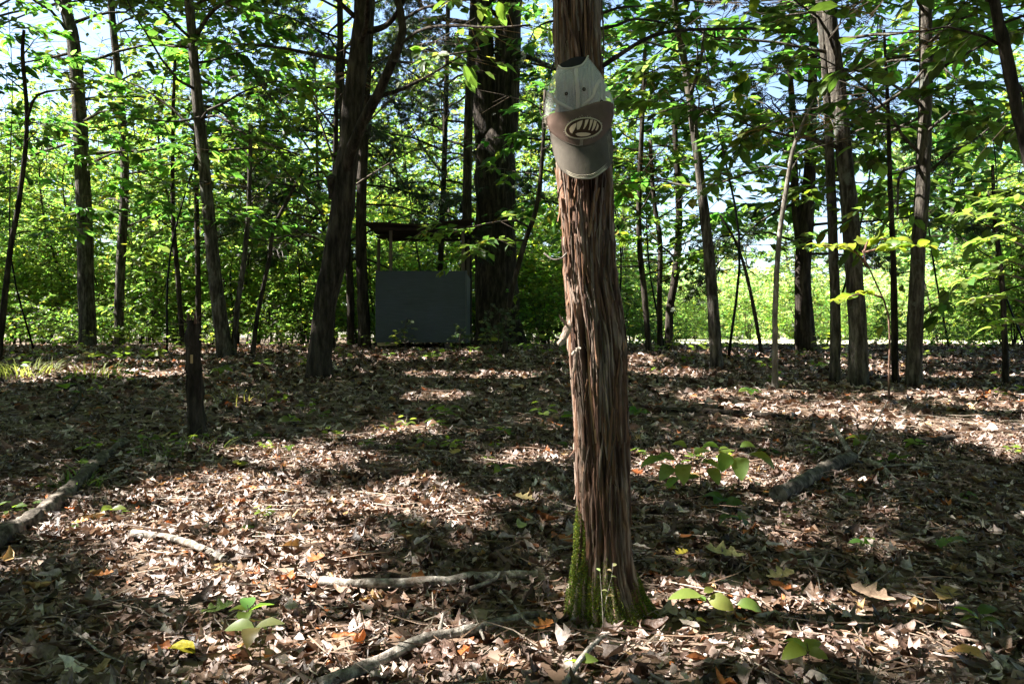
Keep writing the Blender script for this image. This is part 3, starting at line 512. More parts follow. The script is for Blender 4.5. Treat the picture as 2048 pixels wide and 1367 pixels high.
bpy.data.objects[pH.children[-1].name].data.materials[0] = M['leaf']
used = set()
def place(proto, x, y, s, label=None, tilt=0.0):
    o = proto if proto.name not in used else copy_tree(proto); used.add(proto.name)
    o.location = (x, y, float(ground(x, y)) - .02); tl = .11 if proto.name.startswith(('under', 'background_sap')) else (.04 if 'tree' in proto.name else 0); o.rotation_euler = (tl * rng.normal(), tl * rng.normal(), rng.uniform(0, 6.28)); o.scale = (s * rng.uniform(.9, 1.1), s * rng.uniform(.9, 1.1), s)
    if label: o['label'] = label
    return o
def px2x(px, y): return (px - 1024) / F * y
def spread_row(proto, p0, p1, n, y0, y1, s0, s1):
    for i in range(n):
        px = p0 + (p1 - p0) * (i + rng.random()) / n; y = rng.uniform(y0, y1); place(proto, px2x(px, y), y, rng.uniform(s0, s1))
spread_row(pB, -800, -150, 6, 14, 22, .7, 1.0); spread_row(pC, -800, -80, 8, 13, 20, .7, 1.1)
# left and centre wall
spread_row(pA, 330, 1250, 6, 22, 28, .7, .95); spread_row(pA, -250, 330, 4, 24, 30, .7, .8); spread_row(pA, -100, 850, 8, 30, 40, .8, 1.0)
spread_row(pB, -150, 1230, 15, 15.5, 22, .7, 1.1); spread_row(pC, -80, 1290, 25, 14.5, 20, .7, 1.1); spread_row(pC, -80, 1300, 20, 21, 30, .8, 1.2); spread_row(pG, -50, 1300, 26, 14, 21, .8, 1.25)
spread_row(pD, -60, 1280, 34, 12.8, 15, .5, 1.0)
for px, y in ((70, 11), (335, 10.4), (480, 14), (1225, 12.6), (1330, 12.4), (1455, 9.6), (1650, 12.6), (1900, 11.8), (2060, 10.4)): place(pH, px2x(px, y), y, rng.uniform(.85, 1.15))
# unseen wood round the camera, added to close off sky light and darken the shade
RL = 'unseen leafy tree added outside the frame to darken the shade'
for i in range(40):
    a_ = R(rng.uniform(50, 310)); rd_ = rng.uniform(9, 17); x_, y_ = rd_ * math.sin(a_) , rd_ * math.cos(a_)
    if abs(x_) < .75 * max(y_, 0) + 2.5 and y_ > -6: continue
    if x_ < -3 and y_ > -4: continue
    o = place(pA if i % 2 else pB, x_, y_, rng.uniform(.8, 1.1)); o['label'] = RL; o['group'] = 'trees of the surrounding wood outside the frame'
for i in range(26):
    x_, y_ = [(rng.uniform(-15, -9), rng.uniform(-4, 8)), (rng.uniform(-8, 8), rng.uniform(-8, -4)), (rng.uniform(7, 11), rng.uniform(-4, 7))][i % 3]; o = place(pC, x_, y_, rng.uniform(.8, 1.15)); o['label'] = 'unseen leafy shrub added outside the frame to block low sky light'; o['group'] = 'unseen shrubs added round the clearing to block low sky light'  # unseen shrubs added to block sky light from low down
# right: rough edge, field, far trees
spread_row(pD, 1250, 1380, 6, 12.3, 15, .45, .8); spread_row(pD, 1380, 1780, 12, 11.2, 12.6, .12, .22); spread_row(pD, 1780, 2150, 14, 11.5, 15, .35, .8); spread_row(pC, 1950, 2300, 6, 12, 17, .7, 1.0); spread_row(pB, 2000, 2400, 4, 13, 18, .7, 1.0); spread_row(pG, 1800, 2100, 4, 13, 17, .8, 1.1)
spread_row(pF, 1280, 2300, 22, 31, 37, .6, 1.0); spread_row(pF, 1150, 2300, 14, 38, 44, .9, 1.3); spread_row(pC, 1280, 2200, 9, 20, 29, .5, .9); spread_row(pE, 1150, 1750, 9, 44, 56, .45, .75); spread_row(pE, 1780, 2500, 9, 43, 54, .9, 1.25); spread_row(pE, 1500, 2400, 6, 60, 70, .9, 1.2)
spread_row(pE, -700, 1100, 12, 46, 60, .9, 1.2)

# ------------------------------------------------------------------ leaf litter
def litter(name, n, ylo, yhi, tpls, smin, smax, lift, tilt, seed, halfw=.8):
    r = np.random.default_rng(seed); y = np.sqrt(r.random(n) * (yhi ** 2 - ylo ** 2) + ylo ** 2); x = (r.random(n) * 2 - 1) * (halfw * y + .25)
    z = ground(x, y) + lift * r.random(n) ** 1.5; mb = MB(); which = r.integers(0, len(tpls), n)
    pal = np.array([(.27, .212, .185), (.62, .55, .51), (.165, .11, .086), (.085, .052, .038), (.045, .029, .021), (.36, .13, .04), (.36, .25, .11), (.25, .17, .12)]); pw = np.array([.22, .19, .21, .16, .1, .025, .025, .07])
    c = pal[r.choice(len(pal), n, p=pw / pw.sum())] * np.exp(.28 * r.normal(size=(n, 1)))
    az = r.random(n) * 6.283; D = np.stack([np.cos(az), np.sin(az), .35 * tilt * r.normal(size=n)], 1); N = np.stack([tilt * r.normal(size=n), tilt * r.normal(size=n), np.ones(n)], 1)
    S = smin + (smax - smin) * r.random(n) ** 1.5; sx_ = r.uniform(.75, 1.15, n)
    for i, tp in enumerate(tpls):
        k = which == i; off = norm(D[k]) * S[k][:, None] * .5; mb.add(*scatter(tp, np.stack([x[k], y[k], z[k]], 1) - off, D[k], N[k], S[k], np.clip(c[k] * np.array([.74, .69, .675]), .01, .8), sx_[k]))
    o = mb.build(name, M['litter'], None, True, 'stuff', None, True); return o
LT = []
for i in range(18):
    k1 = (-1 if i % 3 == 0 else 1) * [1.5, 3.0, 5.5, 8.0, 10.0, 4.0][i % 6]; k2 = (-1) ** i * [.8, 1.6, 2.4, 3.2][i % 4]
    LT.append(gridleaf(9 if i % 2 else 7, (w_oak if i % 2 else (w_oval if i % 4 else w_long)), k1, k2, .24, i, .1, .8 * (-1) ** (i // 2)))
LF = [gridleaf(4, (w_oak if i % 2 else w_oval), (1 if i % 2 else -1) * (2 + .8 * i), (-1) ** i * (.8 + .2 * i), .15, 30 + i, .05, .3) for i in range(7)]
o = litter('leaf_litter', 15500, 1.35, 5.0, LT, .035, .1, .028, .42, 1); o['label'] = 'dry brown fallen oak leaves covering the ground in the foreground'; o['category'] = 'leaf litter'
o = litter('leaf_litter', 26000, 1.35, 5.0, LF, .012, .045, .035, .7, 5); o['label'] = 'small broken bits of dry leaves between the larger ones in the foreground'; o['category'] = 'leaf litter'
o = litter('leaf_litter', 46000, 4.9, 14, LF, .05, .115, .035, .42, 2); o['label'] = 'dry brown fallen leaves covering the ground up to the crest'; o['category'] = 'leaf litter'
n = 5000; r = np.random.default_rng(9); y = np.sqrt(r.random(n) * (7 ** 2 - 1.4 ** 2) + 1.4 ** 2); x = (r.random(n) * 2 - 1) * .72 * y; A = np.stack([x, y, ground(x, y) + .01 + .025 * r.random(n)], 1); az = r.random(n) * 6.28; L = r.uniform(.05, .3, n)
mb = MB(); mid = A + np.stack([np.cos(az), np.sin(az), .1 * r.normal(size=n)], 1) * L[:, None] * .5; e = mid + np.stack([np.cos(az + .3), np.sin(az + .3), .1 * r.normal(size=n)], 1) * L[:, None] * .5
tc = np.repeat(np.array([(.14, .1, .075), (.3, .25, .2), (.2, .13, .09)])[r.integers(0, 3, n)], 6, 0); twig_tubes(mb, A, mid, .0022, .0018, tc); twig_tubes(mb, mid, e, .0018, .001, tc)
o = mb.build('twig_litter', M['litter'], None, False, 'stuff', None, True); o['label'] = 'thin dead twigs strewn among the fallen leaves'; o['category'] = 'twigs'

# ------------------------------------------------------------------ the cedar that carries the cap
YC = 2.17
PR = np.array([[-60, 1113, 1196], [0, 1115, 1198], [100, 1117, 1200], [200, 1118, 1206], [360, 1119, 1219], [450, 1126, 1222], [560, 1132, 1226], [650, 1138, 1240], [700, 1140, 1246], [750, 1143, 1247], [850, 1152, 1251], [950, 1157, 1256], [1050, 1160, 1260], [1100, 1159, 1262], [1150, 1155, 1268], [1190, 1150, 1284], [1225, 1146, 1302], [1250, 1142, 1318], [1280, 1136, 1330]], float)
def trunk_cr(z):
    py = 683 - (z - CAMZ) / YC * F; l = np.interp(py, PR[:, 0], PR[:, 1]); r = np.interp(py, PR[:, 0], PR[:, 2]); taper = np.clip(1 - (z - 1.8) / 7, .15, 1)
    c = ((l + r) / 2 - 1024) / F * YC; return c - .02 * np.clip(z - 1.8, 0, 9), (r - l) / 2 / F * YC * np.where(z > 1.8, taper, 1), py
def surf(th, z, fine=True):
    c, r, py = trunk_cr(z); d = 0
    g1 = np.interp(py, [535, 580, 700, 880, 960], [0, .012, .026, .02, 0]); tg = np.interp(py, [540, 700, 950], [-.62, -.5, -.42])
    d = d - g1 * np.exp(-((th - tg) / np.interp(py, [540, 700, 950], [.08, .16, .12])) ** 2)
    g2 = np.interp(py, [600, 700, 900, 1020], [0, .007, .007, 0]); d = d - g2 * np.exp(-((th - .62) / .12) ** 2)
    d = d + .004 * np.sin(th * 3 + z * 4) + np.interp(py, [1080, 1250], [0, .012]) * np.sin(th * 4 + 1)
    if fine:
        wv = noise3(th * 3, z * 5, 0, 7); n1 = noise3(th * 6 + 20 + wv, z * 4.5 + .8 * wv, 0, 31); n2 = noise3(th * 19 + 50 + wv * 3, z * 13, 0, 32); n3 = noise3(th * 46 + 90 + wv * 3, z * 30, 0, 33); n4 = noise3(th * 12 + 9 + wv, z * 9, 0, 34)
        d = d + .006 * (np.abs(2 * n1 - 1) - .4) + .006 * (1 - 2 * np.abs(2 * n2 - 1)) * .7 + .0035 * (n3 - .5) + .0038 * np.clip((n4 - .5) * 14, -1, 1)
    if fine: n7 = noise3(th * 27 + 70 + wv * 2, z * 13, 0, 39); d = d + .002 * np.clip((n7 - .55) * 16, -1, 1)
    rr = r + d; return np.stack([c + rr * np.sin(th), YC - rr * np.cos(th), z + 0 * th], -1)
cedar = thing('cedar_tree', 'shaggy reddish cedar trunk in the foreground with a mossy foot, a cap hung on it', 'tree', (TX + .03, YC, 0))
th = np.linspace(-np.pi, np.pi, 230, endpoint=False); zz = np.concatenate([np.linspace(-.06, 1.8, 430), np.linspace(1.85, 7, 40)]); TH, ZZ = np.meshgrid(th, zz)
G = surf(TH, ZZ)
n1 = noise3(TH * 15 + 50, ZZ * 8 + 2 * noise3(TH * 4, ZZ * 6, 0, 8), 0, 32); n2 = noise3(TH * 44, ZZ * 22, 0, 36); n3 = noise3(TH * 2.2, ZZ * 3, 0, 37); n5 = noise3(TH * 6 + 3, ZZ * 14, 0, 38)
red = np.array([.12, .068, .047]); grey = np.array([.215, .165, .135]); dk = np.array([.045, .027, .021]); org = np.array([.2, .11, .065])
wg = np.clip((n1 - .42) * 3 + (n3 - .5) * 1.5, 0, 1)[..., None]; Cc = red * (1 - wg) + grey * wg; wd = np.clip((.38 - n1) * 5, 0, 1)[..., None]; Cc = Cc * (1 - wd) + dk * wd
n6 = noise3(TH * 12 + 9 + noise3(TH * 3, ZZ * 5, 0, 7), ZZ * 9, 0, 34); wf = (np.clip((n6 - .5) * 8, -.5, 1))[..., None]; Cc = Cc * (1 + .38 * wf)
n8 = noise3(TH * 27 + 70 + 2 * noise3(TH * 3, ZZ * 5, 0, 7), ZZ * 13, 0, 39); Cc = Cc * (1 + .45 * np.clip((n8 - .55) * 10, -.8, 1))[..., None]
wo = (np.clip((n5 - .72) * 8, 0, 1) * .7)[..., None]; Cc = Cc * (1 - wo) + org * wo; Cc = Cc * (.7 + .6 * n2[..., None])
m, nt, b = mat('shaggy_bark'); a = nn(nt, 'ShaderNodeAttribute', attribute_name='tint'); nz = noise(nt, objco(nt, (1, 1, .12)), 150, 5, .7); mx = nn(nt, 'ShaderNodeMixRGB', blend_type='MULTIPLY'); mx.inputs[0].default_value = .8
nt.links.new(a.outputs[0], mx.inputs[1]); nt.links.new(ramp(nt, nz, [(.3, (.5, .48, .46)), (.7, (1.35, 1.3, 1.25))]), mx.inputs[2]); nt.links.new(mx.outputs[0], b.inputs['Base Color']); b.inputs['Roughness'].default_value = .85; b.inputs['Specular IOR Level'].default_value = .15; bump(nt, b, nz, .9, .006); M['shaggy'] = m
mb = MB(); mb.grid(G, True, Cc); mb.build('trunk', M['shaggy'], cedar, True, tint=True)
r = np.random.default_rng(5)
def strip(th0, z0, L, w, lift0, lift1, tint, drift=0.0, n=8):
    t_ = np.linspace(0, 1, n); tt = th0 + drift * t_ + .03 * np.sin(t_ * 4 + z0 * 9); z_ = z0 + L * t_; p = surf(tt, z_, False); c, rr, _ = trunk_cr(z_); nrm = np.stack([np.sin(tt), -np.cos(tt), 0 * tt], -1); sd = np.stack([np.cos(tt), np.sin(tt), 0 * tt], -1)
    off = .0045 + lift0 * np.clip(1 - t_ * 3, 0, 1) ** 1.5 + lift1 * np.clip(t_ * 3 - 2, 0, 1) ** 1.5; ww = w * np.sin(np.pi * (t_ * .9 + .05)) ** .5 / 2
    Gs = np.stack([p + nrm * off[:, None] - sd * ww[:, None], p + nrm * (off + .0025)[:, None], p + nrm * off[:, None] + sd * ww[:, None]], 1); mb = MB(); mb.grid(Gs, False, tint); return mb.build('bark_strip', M['shaggy'], cedar, True, tint=True)
for i in range(260):
    z0 = r.uniform(.25, 1.72); strip(r.uniform(-1.65, 1.65), z0, r.uniform(.05, .24), r.uniform(.003, .009), r.choice([0, .003, .007], p=[.6, .3, .1]), r.choice([0, .003, .006], p=[.6, .3, .1]), [red, grey, dk * 1.6, org, grey * 1.15][r.integers(0, 5)] * r.uniform(.75, 1.2), .12 * r.normal())
for i in range(7): strip(r.choice([-1.5, -1.35, 1.5, 1.4]) + .1 * r.normal(), r.uniform(.4, 1.2), r.uniform(.05, .16), r.uniform(.006, .014), r.uniform(.006, .018), 0, [red, grey, org][i % 3], .1 * r.normal())
def zpy(py, Y=YC): return CAMZ - (py - 683) / F * Y
strip(-.05, zpy(480), zpy(385) - zpy(480), .012, .006, .004, (.3, .18, .1), .45, 12)
def flake(Lp, Rp, ys_, tint):
    n_ = 9; A_ = spline(np.array([W(*q, y) for q, y in zip(Lp, ys_)]), n_); B_ = spline(np.array([W(*q, y - .004) for q, y in zip(Rp, ys_)]), n_); C_ = (A_ + B_) / 2 + np.array([0, -.005, 0]) + .002 * r.normal(size=(n_, 3))
    mb = MB(); mb.grid(np.stack([A_ + .0015 * r.normal(size=(n_, 3)), C_, B_], 1), False, np.array(tint)); mb.build('bark_flake', M['shaggy'], cedar, True, tint=True)
flake([(1139, 636), (1129, 655), (1121, 671), (1114, 685)], [(1146, 650), (1139, 668), (1131, 682), (1121, 692)], [2.125, 2.10, 2.085, 2.07], (.46, .36, .3)); flake([(1142, 656), (1130, 642), (1117, 627)], [(1146, 664), (1133, 652), (1121, 640)], [2.12, 2.11, 2.10], (.4, .28, .21))
flake([(1150, 700), (1146, 725), (1141, 752)], [(1157, 702), (1153, 728), (1146, 757)], [2.10, 2.10, 2.09], (.3, .22, .18)); flake([(1143, 706), (1152, 695), (1160, 694)], [(1146, 712), (1155, 701), (1161, 699)], [2.09, 2.08, 2.085], (.48, .4, .34)); flake([(1119, 362), (1121, 385), (1127, 402)], [(1126, 362), (1128, 384), (1131, 400)], [2.115, 2.1, 2.08], (.22, .12, .08))
# pale bare wood inside the long cleft, and the healed knot on the right
pys = np.linspace(600, 880, 24); zc = zpy(pys); tg = np.interp(pys, [540, 700, 950], [-.62, -.5, -.42]) + .05; p = surf(tg, zc, False); wv = np.interp(pys, [600, 680, 800, 880], [.002, .007, .009, .003]); mb = MB(); mb.grid(np.stack([p + np.array([-1, -.3, 0]) * wv[:, None] + np.array([0, -.007, 0]), p + np.array([1, -.3, 0]) * wv[:, None] + np.array([0, -.007, 0])], 1)); mb.build('bare_wood', plain('cleft_wood', (.42, .28, .17), .8, .3, 60, (1, 1, .1)), cedar, True)
u_, v_ = np.meshgrid(np.linspace(0, 2 * np.pi, 14, endpoint=False), np.linspace(0, np.pi, 9)); q = W(1243, 693, YC - .01); mb = MB(); mb.grid(q + np.stack([.013 * np.sin(v_) * np.cos(u_), .02 * np.sin(v_) * np.sin(u_), .034 * np.cos(v_)], -1) * (1 + .15 * noise3(u_, v_, 0, 3)[..., None]), True); mb.build('knot', plain('knot_wood', (.36, .2, .11), .8, .4, 40), cedar, True)
mb = MB(); mb.tube(spline(np.array([W(1241, 615, YC), W(1246, 650, YC), W(1245, 670, YC)]), 6), [.002, .005, .006, .007, .006, .004], 6); mb.build('bare_wood', plain('ridge_wood', (.3, .17, .1), .8, .4, 40), cedar, True)
# branches of the cedar
def cb(pts, w, mt='bark_dark'): mb = MB(); q = spline(np.array([W(*p_) for p_ in pts]), 14); mb.tube(q, np.linspace(w[0], w[1], 14) / F * 2.1 / 2, 7, True, .15); mb.build('branch', M[mt], cedar, True); return q
cb([(1196, 138, 2.17), (1235, 112, 2.15), (1290, 78, 2.15), (1345, 62, 2.16), (1420, 58, 2.2), (1512, 57, 2.25)], (11, 5)); cb([(1196, 58, 2.2), (1235, 50, 2.2), (1270, 38, 2.25), (1330, 45, 2.3)], (8, 4)); cb([(1200, 28, 2.2), (1240, 15, 2.2), (1290, 12, 2.3)], (7, 3)); cb([(1120, 142, 2.17), (1095, 134, 2.2), (1060, 126, 2.25)], (7, 4)); cb([(1203, 0, 2.1), (1206, 50, 2.1), (1207, 100, 2.1), (1204, 130, 2.1)], (4, 3), 'twig')
cb([(1124, -10, 2.09), (1136, 40, 2.09), (1150, 85, 2.095), (1157, 125, 2.1)], (7, 6), 'bark_cedar'); cb([(1116, 395, 2.1), (1119, 380, 2.06), (1126, 366, 2.05)], (4, 2)); cb([(1088, 506, 2.14), (1105, 518, 2.13), (1122, 516, 2.12), (1134, 505, 2.11)], (4, 3), 'wood_grey')
t_path = np.stack([trunk_cr(np.linspace(2.4, 7, 30))[0], np.full(30, YC), np.linspace(2.4, 7, 30)], 1); lp = cedar_limbs(cedar, t_path, 2.7, 6.8, 24, 1.5, bark='bark_cedar', r0=.016); cedar_foliage(cedar, lp, 9, .1)
# moss round the foot
n = 90000; tm = r.uniform(-2.2, 2.2, n); pm = r.uniform(985, 1275, n); nz_ = noise3(tm * 5, pm / 28, 0, 51)
edge = np.interp(tm, [-2.2, -1.35, -1.2, -.95, -.8, -.45, -.3, -.05, .12, .3, .7, 1.1, 2.2], [1040, 1000, 1005, 1050, 1135, 1140, 1110, 1100, 1130, 1180, 1175, 1150, 1130])
k = (pm > edge + 40 * (nz_ - .4)) & (r.random(n) < np.clip((pm - edge - 40 * (nz_ - .4)) / 45, .05, 1) * np.clip(nz_ * 2.2, .25, 1)); tm, pm = tm[k], pm[k]; zm = zpy(pm); p = surf(tm, zm) ; nrm = np.stack([np.sin(tm), -np.cos(tm), .5 + 0 * tm], -1); m_ = len(tm)
mb = MB(); mb.add(*scatter(DIAM, p + .003 * nrm, nrm + .7 * r.normal(size=(m_, 3)) + np.array([0, 0, .3]), r.normal(size=(m_, 3)), r.uniform(.003, .007, m_), leaf_tints(m_, (.1, .14, .026), .2, r))); mb.build('moss', M['moss'], cedar, False, 'stuff', None, True)

# ------------------------------------------------------------------ the cap
YH = YC - .062
cap = thing('baseball_cap', 'worn brown and cream mesh-back cap hanging on the cedar trunk, oval paw patch', 'cap', W(1165, 300, YH - .05))
def rows(Rr, nu=60, nv=40):
    A3 = np.array(Rr, float); A3 = spline(A3, nv); A3 = spline(A3.transpose(1, 0, 2), nu).transpose(1, 0, 2)
    Yv = YH - A3[..., 2]; return np.stack([(A3[..., 0] - 1024) / F * Yv, Yv, CAMZ - (A3[..., 1] - 683) / F * Yv], -1), A3
def cloth(name, c, var=.2, scale=250, bs=.5, worn=None):
    m, nt, b = mat(name); n1 = noise(nt, objco(nt), scale, 3, .6); n2 = noise(nt, objco(nt), 16, 4, .6)
    cc = ramp(nt, n2, [(.3, [x * (1 - var) for x in c]), (.7, [x * (1 + var) for x in c])]); nt.links.new(cc, b.inputs['Base Color']); b.inputs['Roughness'].default_value = .95; b.inputs['Specular IOR Level'].default_value = .1
    bump(nt, b, n1, bs, .0015); return m
BROWN, BILL, CREAM = cloth('brown_cotton', (.13, .086, .068), .25), cloth('bill_cotton', (.1, .086, .07), .25), cloth('cream_cotton', (.56, .51, .44), .12)
m, nt, b = mat('cream_mesh'); out = nt.nodes['Material Output']; b.inputs['Base Color'].default_value = (.62, .605, .575, 1); b.inputs['Roughness'].default_value = .8
uvn = nn(nt, 'ShaderNodeUVMap'); uvn.uv_map = 'uv'; vor = nn(nt, 'ShaderNodeTexVoronoi'); vor.inputs['Scale'].default_value = 1; vor.inputs['Randomness'].default_value = .12; nt.links.new(uvn.outputs[0], vor.inputs[0])
gt = nn(nt, 'ShaderNodeMath', operation='LESS_THAN'); gt.inputs[1].default_value = .36; nt.links.new(vor.outputs['Distance'], gt.inputs[0]); tr = nn(nt, 'ShaderNodeBsdfTransparent'); mi = nn(nt, 'ShaderNodeMixShader'); nt.links.new(gt.outputs[0], mi.inputs[0]); nt.links.new(b.outputs[0], mi.inputs[1]); nt.links.new(tr.outputs[0], mi.inputs[2]); nt.links.new(mi.outputs[0], out.inputs[0]); MESH = m
def sheet(name, G, mt, parent, thick=.0015, uvs=None):
    r_, c_ = G.shape[:2]; mb = MB(); mb.grid(G); uv = None
    if uvs: jj, ii = np.meshgrid(np.linspace(0, uvs[0], c_), np.linspace(0, uvs[1], r_)); uv = np.stack([jj, ii], -1).reshape(-1, 2)
    o = put(name, np.concatenate(mb.V), np.concatenate(mb.L), np.concatenate(mb.T), mt, parent, None, True, None, uv)
    if thick: md = o.modifiers.new('solid', 'SOLIDIFY'); md.thickness = thick; md.offset = 0
    return o
Rm = [[(1117, 131, .004), (1121, 135, .02), (1128, 137, .03), (1140, 136.5, .035), (1152, 134, .035), (1163, 130, .03), (1170, 123, .02), (1174, 116, .012), (1176, 112, .004)],
      [(1100, 165, -.02), (1103, 162, .02), (1114, 161, .043), (1132, 162, .048), (1154, 161, .048), (1176, 155, .046), (1191, 149, .038), (1200, 146, .018), (1203, 150, -.02)],
      [(1091, 196, -.03), (1095, 195, .022), (1108, 193, .045), (1128, 192, .042), (1154, 190, .036), (1180, 186, .042), (1203, 183, .048), (1217, 181, .028), (1221, 186, -.03)],
      [(1089, 222, -.03), (1093, 221, .028), (1108, 222, .045), (1130, 221, .028), (1152, 219, .018), (1175, 214, .028), (1205, 206, .048), (1222, 202, .033), (1228, 206, -.03)],
      [(1091, 240, -.03), (1095, 242, .03), (1109, 241, .033), (1130, 239, .012), (1155, 236, .002), (1178, 231, .012), (1208, 223, .033), (1223, 219, .03), (1228, 226, -.03)],
      [(1095, 256, -.03), (1099, 258, .022), (1112, 256, .02), (1132, 254, .004), (1155, 252, -.006), (1178, 248, .004), (1208, 242, .02), (1221, 238, .02), (1226, 242, -.03)]]
Gm, Am = rows(Rm, 80, 60)
Rf = [[(1098, 243, .028), (1110, 238, .05), (1126, 236, .06), (1146, 233, .065), (1163, 230, .068), (1180, 224, .065), (1199, 218, .055), (1214, 214, .042), (1225, 216, .022)],
      [(1095, 233, .036), (1107, 226, .072), (1125, 224, .092), (1145, 221, .1), (1162, 216, .102), (1180, 209, .098), (1200, 204, .087), (1216, 203, .066), (1226, 208, .034)],
      [(1092, 246, .03), (1103, 246, .078), (1122, 248, .102), (1142, 251, .113), (1164, 252, .116), (1186, 247, .111), (1204, 238, .097), (1218, 230, .072), (1227, 224, .03)],
      [(1096, 256, .028), (1105, 261, .07), (1124, 272, .1), (1143, 279, .113), (1163, 281, .116), (1183, 277, .112), (1202, 266, .095), (1214, 253, .07), (1224, 240, .03)],
      [(1100, 262, .026), (1109, 270, .068), (1127, 283, .098), (1145, 290, .112), (1163, 293, .116), (1183, 289, .11), (1200, 279, .094), (1212, 266, .068), (1220, 253, .028)]]
Gf, Af = rows(Rf, 80, 50)
Rb = [Rf[-1], [(1102, 272, .02), (1110, 282, .06), (1127, 299, .097), (1145, 308, .114), (1163, 311, .119), (1184, 307, .113), (1203, 296, .096), (1215, 281, .06), (1222, 264, .02)],
      [(1105, 290, .014), (1113, 302, .06), (1128, 320, .102), (1146, 330, .122), (1164, 333, .127), (1185, 330, .121), (1205, 318, .101), (1217, 302, .06), (1225, 288, .014)],
      [(1110, 312, .008), (1118, 327, .06), (1131, 342, .107), (1147, 351, .13), (1165, 354, .136), (1186, 351, .129), (1207, 336, .106), (1219, 321, .06), (1225, 305, .008)],
      [(1115, 327, .006), (1122, 337, .06), (1133, 347, .108), (1148, 355, .131), (1165, 358, .137), (1187, 356, .13), (1209, 342, .107), (1220, 330, .06), (1224, 318, .006)]]
Gb, Ab = rows(Rb, 80, 50); Gb = Gb + np.array([0, .001, 0])
o_mesh = sheet('mesh_back', Gm, MESH, cap, 0, (105, 95)); o_front = sheet('front_panel', Gf, BROWN, cap, .002); o_bill = sheet('bill', Gb, BILL, cap, .004)
def on(Gx, Ax, px, py, off=.0):
    d = (Ax[..., 0] - px) ** 2 + (Ax[..., 1] - py) ** 2; i, j = np.unravel_index(np.argmin(d), d.shape); i = min(max(i, 1), d.shape[0] - 2); j = min(max(j, 1), d.shape[1] - 2)
    nrm = np.cross(Gx[i, j + 1] - Gx[i, j - 1], Gx[i + 1, j] - Gx[i - 1, j]); nrm = nrm / np.linalg.norm(nrm)
    if nrm[1] > 0: nrm = -nrm
    e = np.array([Ax[i, j, 0] - px, Ax[i, j, 1] - py]); p = Gx[i, j]
    ray = W(px, py, 1) - np.array([0, 0, CAMZ]); t = np.dot(p - np.array([0, 0, CAMZ]), nrm) / np.dot(ray, nrm) if np.hypot(*e) < 8 and abs(np.dot(ray, nrm)) > .15 else p[1]
    return np.array([0, 0, CAMZ]) + ray * t + nrm * off, nrm
def tape(Gx, Ax, pts, w, mt, name='seam_tape', parent=None, off=.0022, n=16):
    q = spline(np.array(pts, float), n); L3 = np.array([on(Gx, Ax, *a, off)[0] for a in q]); N3 = np.array([on(Gx, Ax, *a)[1] for a in q]); L3[1:-1] = (L3[:-2] + 2 * L3[1:-1] + L3[2:]) / 4
    T3 = norm(np.gradient(L3, axis=0)); S3 = norm(np.cross(T3, N3)); mb = MB(); mb.grid(np.stack([L3 - S3 * w / 2, L3 + N3 * .0012, L3 + S3 * w / 2], 1)); return mb.build(name, mt, parent or cap, True)
tape(Gm, Am, [(1152, 137), (1153, 160), (1156, 190), (1155, 218)], .0105, CREAM); tape(Gm, Am, [(1095, 184), (1103, 192), (1112, 202), (1126, 210), (1144, 219)], .0085, CREAM); tape(Gm, Am, [(1204, 158), (1196, 165), (1190, 180), (1186, 193), (1172, 205), (1164, 214)], .0085, CREAM)
mb = MB(); q = Gm[0] + np.array([0, -.001, 0]); mb.tube(q, .0026, 6); mb.build('edge_binding', CREAM, cap, True)
mb = MB(); q = spline(np.stack([Gm[0, 0], Gm[0, 0] + np.array([.010, -.006, .006]), (Gm[0, 0] + Gm[0, -1]) / 2 + np.array([.004, -.014, .006]), Gm[0, -1] + np.array([-.008, -.006, -.004]), Gm[0, -1]]), 20); mb.grid(np.stack([q, q - np.array([0, 0, .03])], 1)); mb.build('strap', cloth('strap_opening_shade', (.03, .028, .028)), cap, True)  # strap coloured near-black to stand for the shade in the cap's opening
DARK = plain('eyelet_thread', (.05, .04, .025), .8, .2)
for px, py in ((1132.5, 187), (1168, 178), (1203, 203)):
    c, nr = on(Gm, Am, px, py, .0018); a1 = norm(np.cross(nr, up)); a2 = np.cross(nr, a1); an = np.linspace(0, 6.2832, 13); mb = MB(); mb.tube(c + .0032 * (np.cos(an)[:, None] * a1 + np.sin(an)[:, None] * a2), .0017, 5, False); mb.build('eyelet', DARK, cap, True)
THREAD = plain('thread', (.5, .44, .34), .9, .2)
for s in np.linspace(.955, .70, 6):                                # rows of stitching round the bill
    v_i = int(s * 49); sh = 1 - s; jj = np.arange(int(3 + sh * 24), 77 - int(sh * 24)); q = Gb[v_i, jj] + np.array([0, -.0024, 0]); lo = max(1, int(.12 * 49))
    lft = Gb[lo:v_i, jj[0]] + np.array([-.0004, -.0024, 0]); rgt = Gb[lo:v_i, jj[-1]][::-1] + np.array([.0004, -.0024, 0]); q = np.concatenate([lft, q, rgt]); mb = MB(); mb.tube(q, .0009, 4, False); mb.build('stitching', THREAD, o_bill, True)
for dx in (-2.2, 0, 2.2):
    q = np.array([on(Gf, Af, 1163 + dx + .1 * (280 - y_), y_, .0015)[0] for y_ in np.linspace(279, 291, 6)]); mb = MB(); mb.tube(q, .0005, 4, False); mb.build('stitching', THREAD, o_front, True)
    q = np.array([on(Gf, Af, 1164 + dx * .7 - .05 * (230 - y_), y_, .0015)[0] for y_ in np.linspace(219, 233, 6)]); mb = MB(); mb.tube(q, .0005, 4, False); mb.build('stitching', THREAD, o_front, True)
q = Gf[-1, 3:-3] + np.array([0, -.002, .001]); mb = MB(); mb.tube(q, .0012, 5, False); mb.build('seam', BILL, o_front, True)
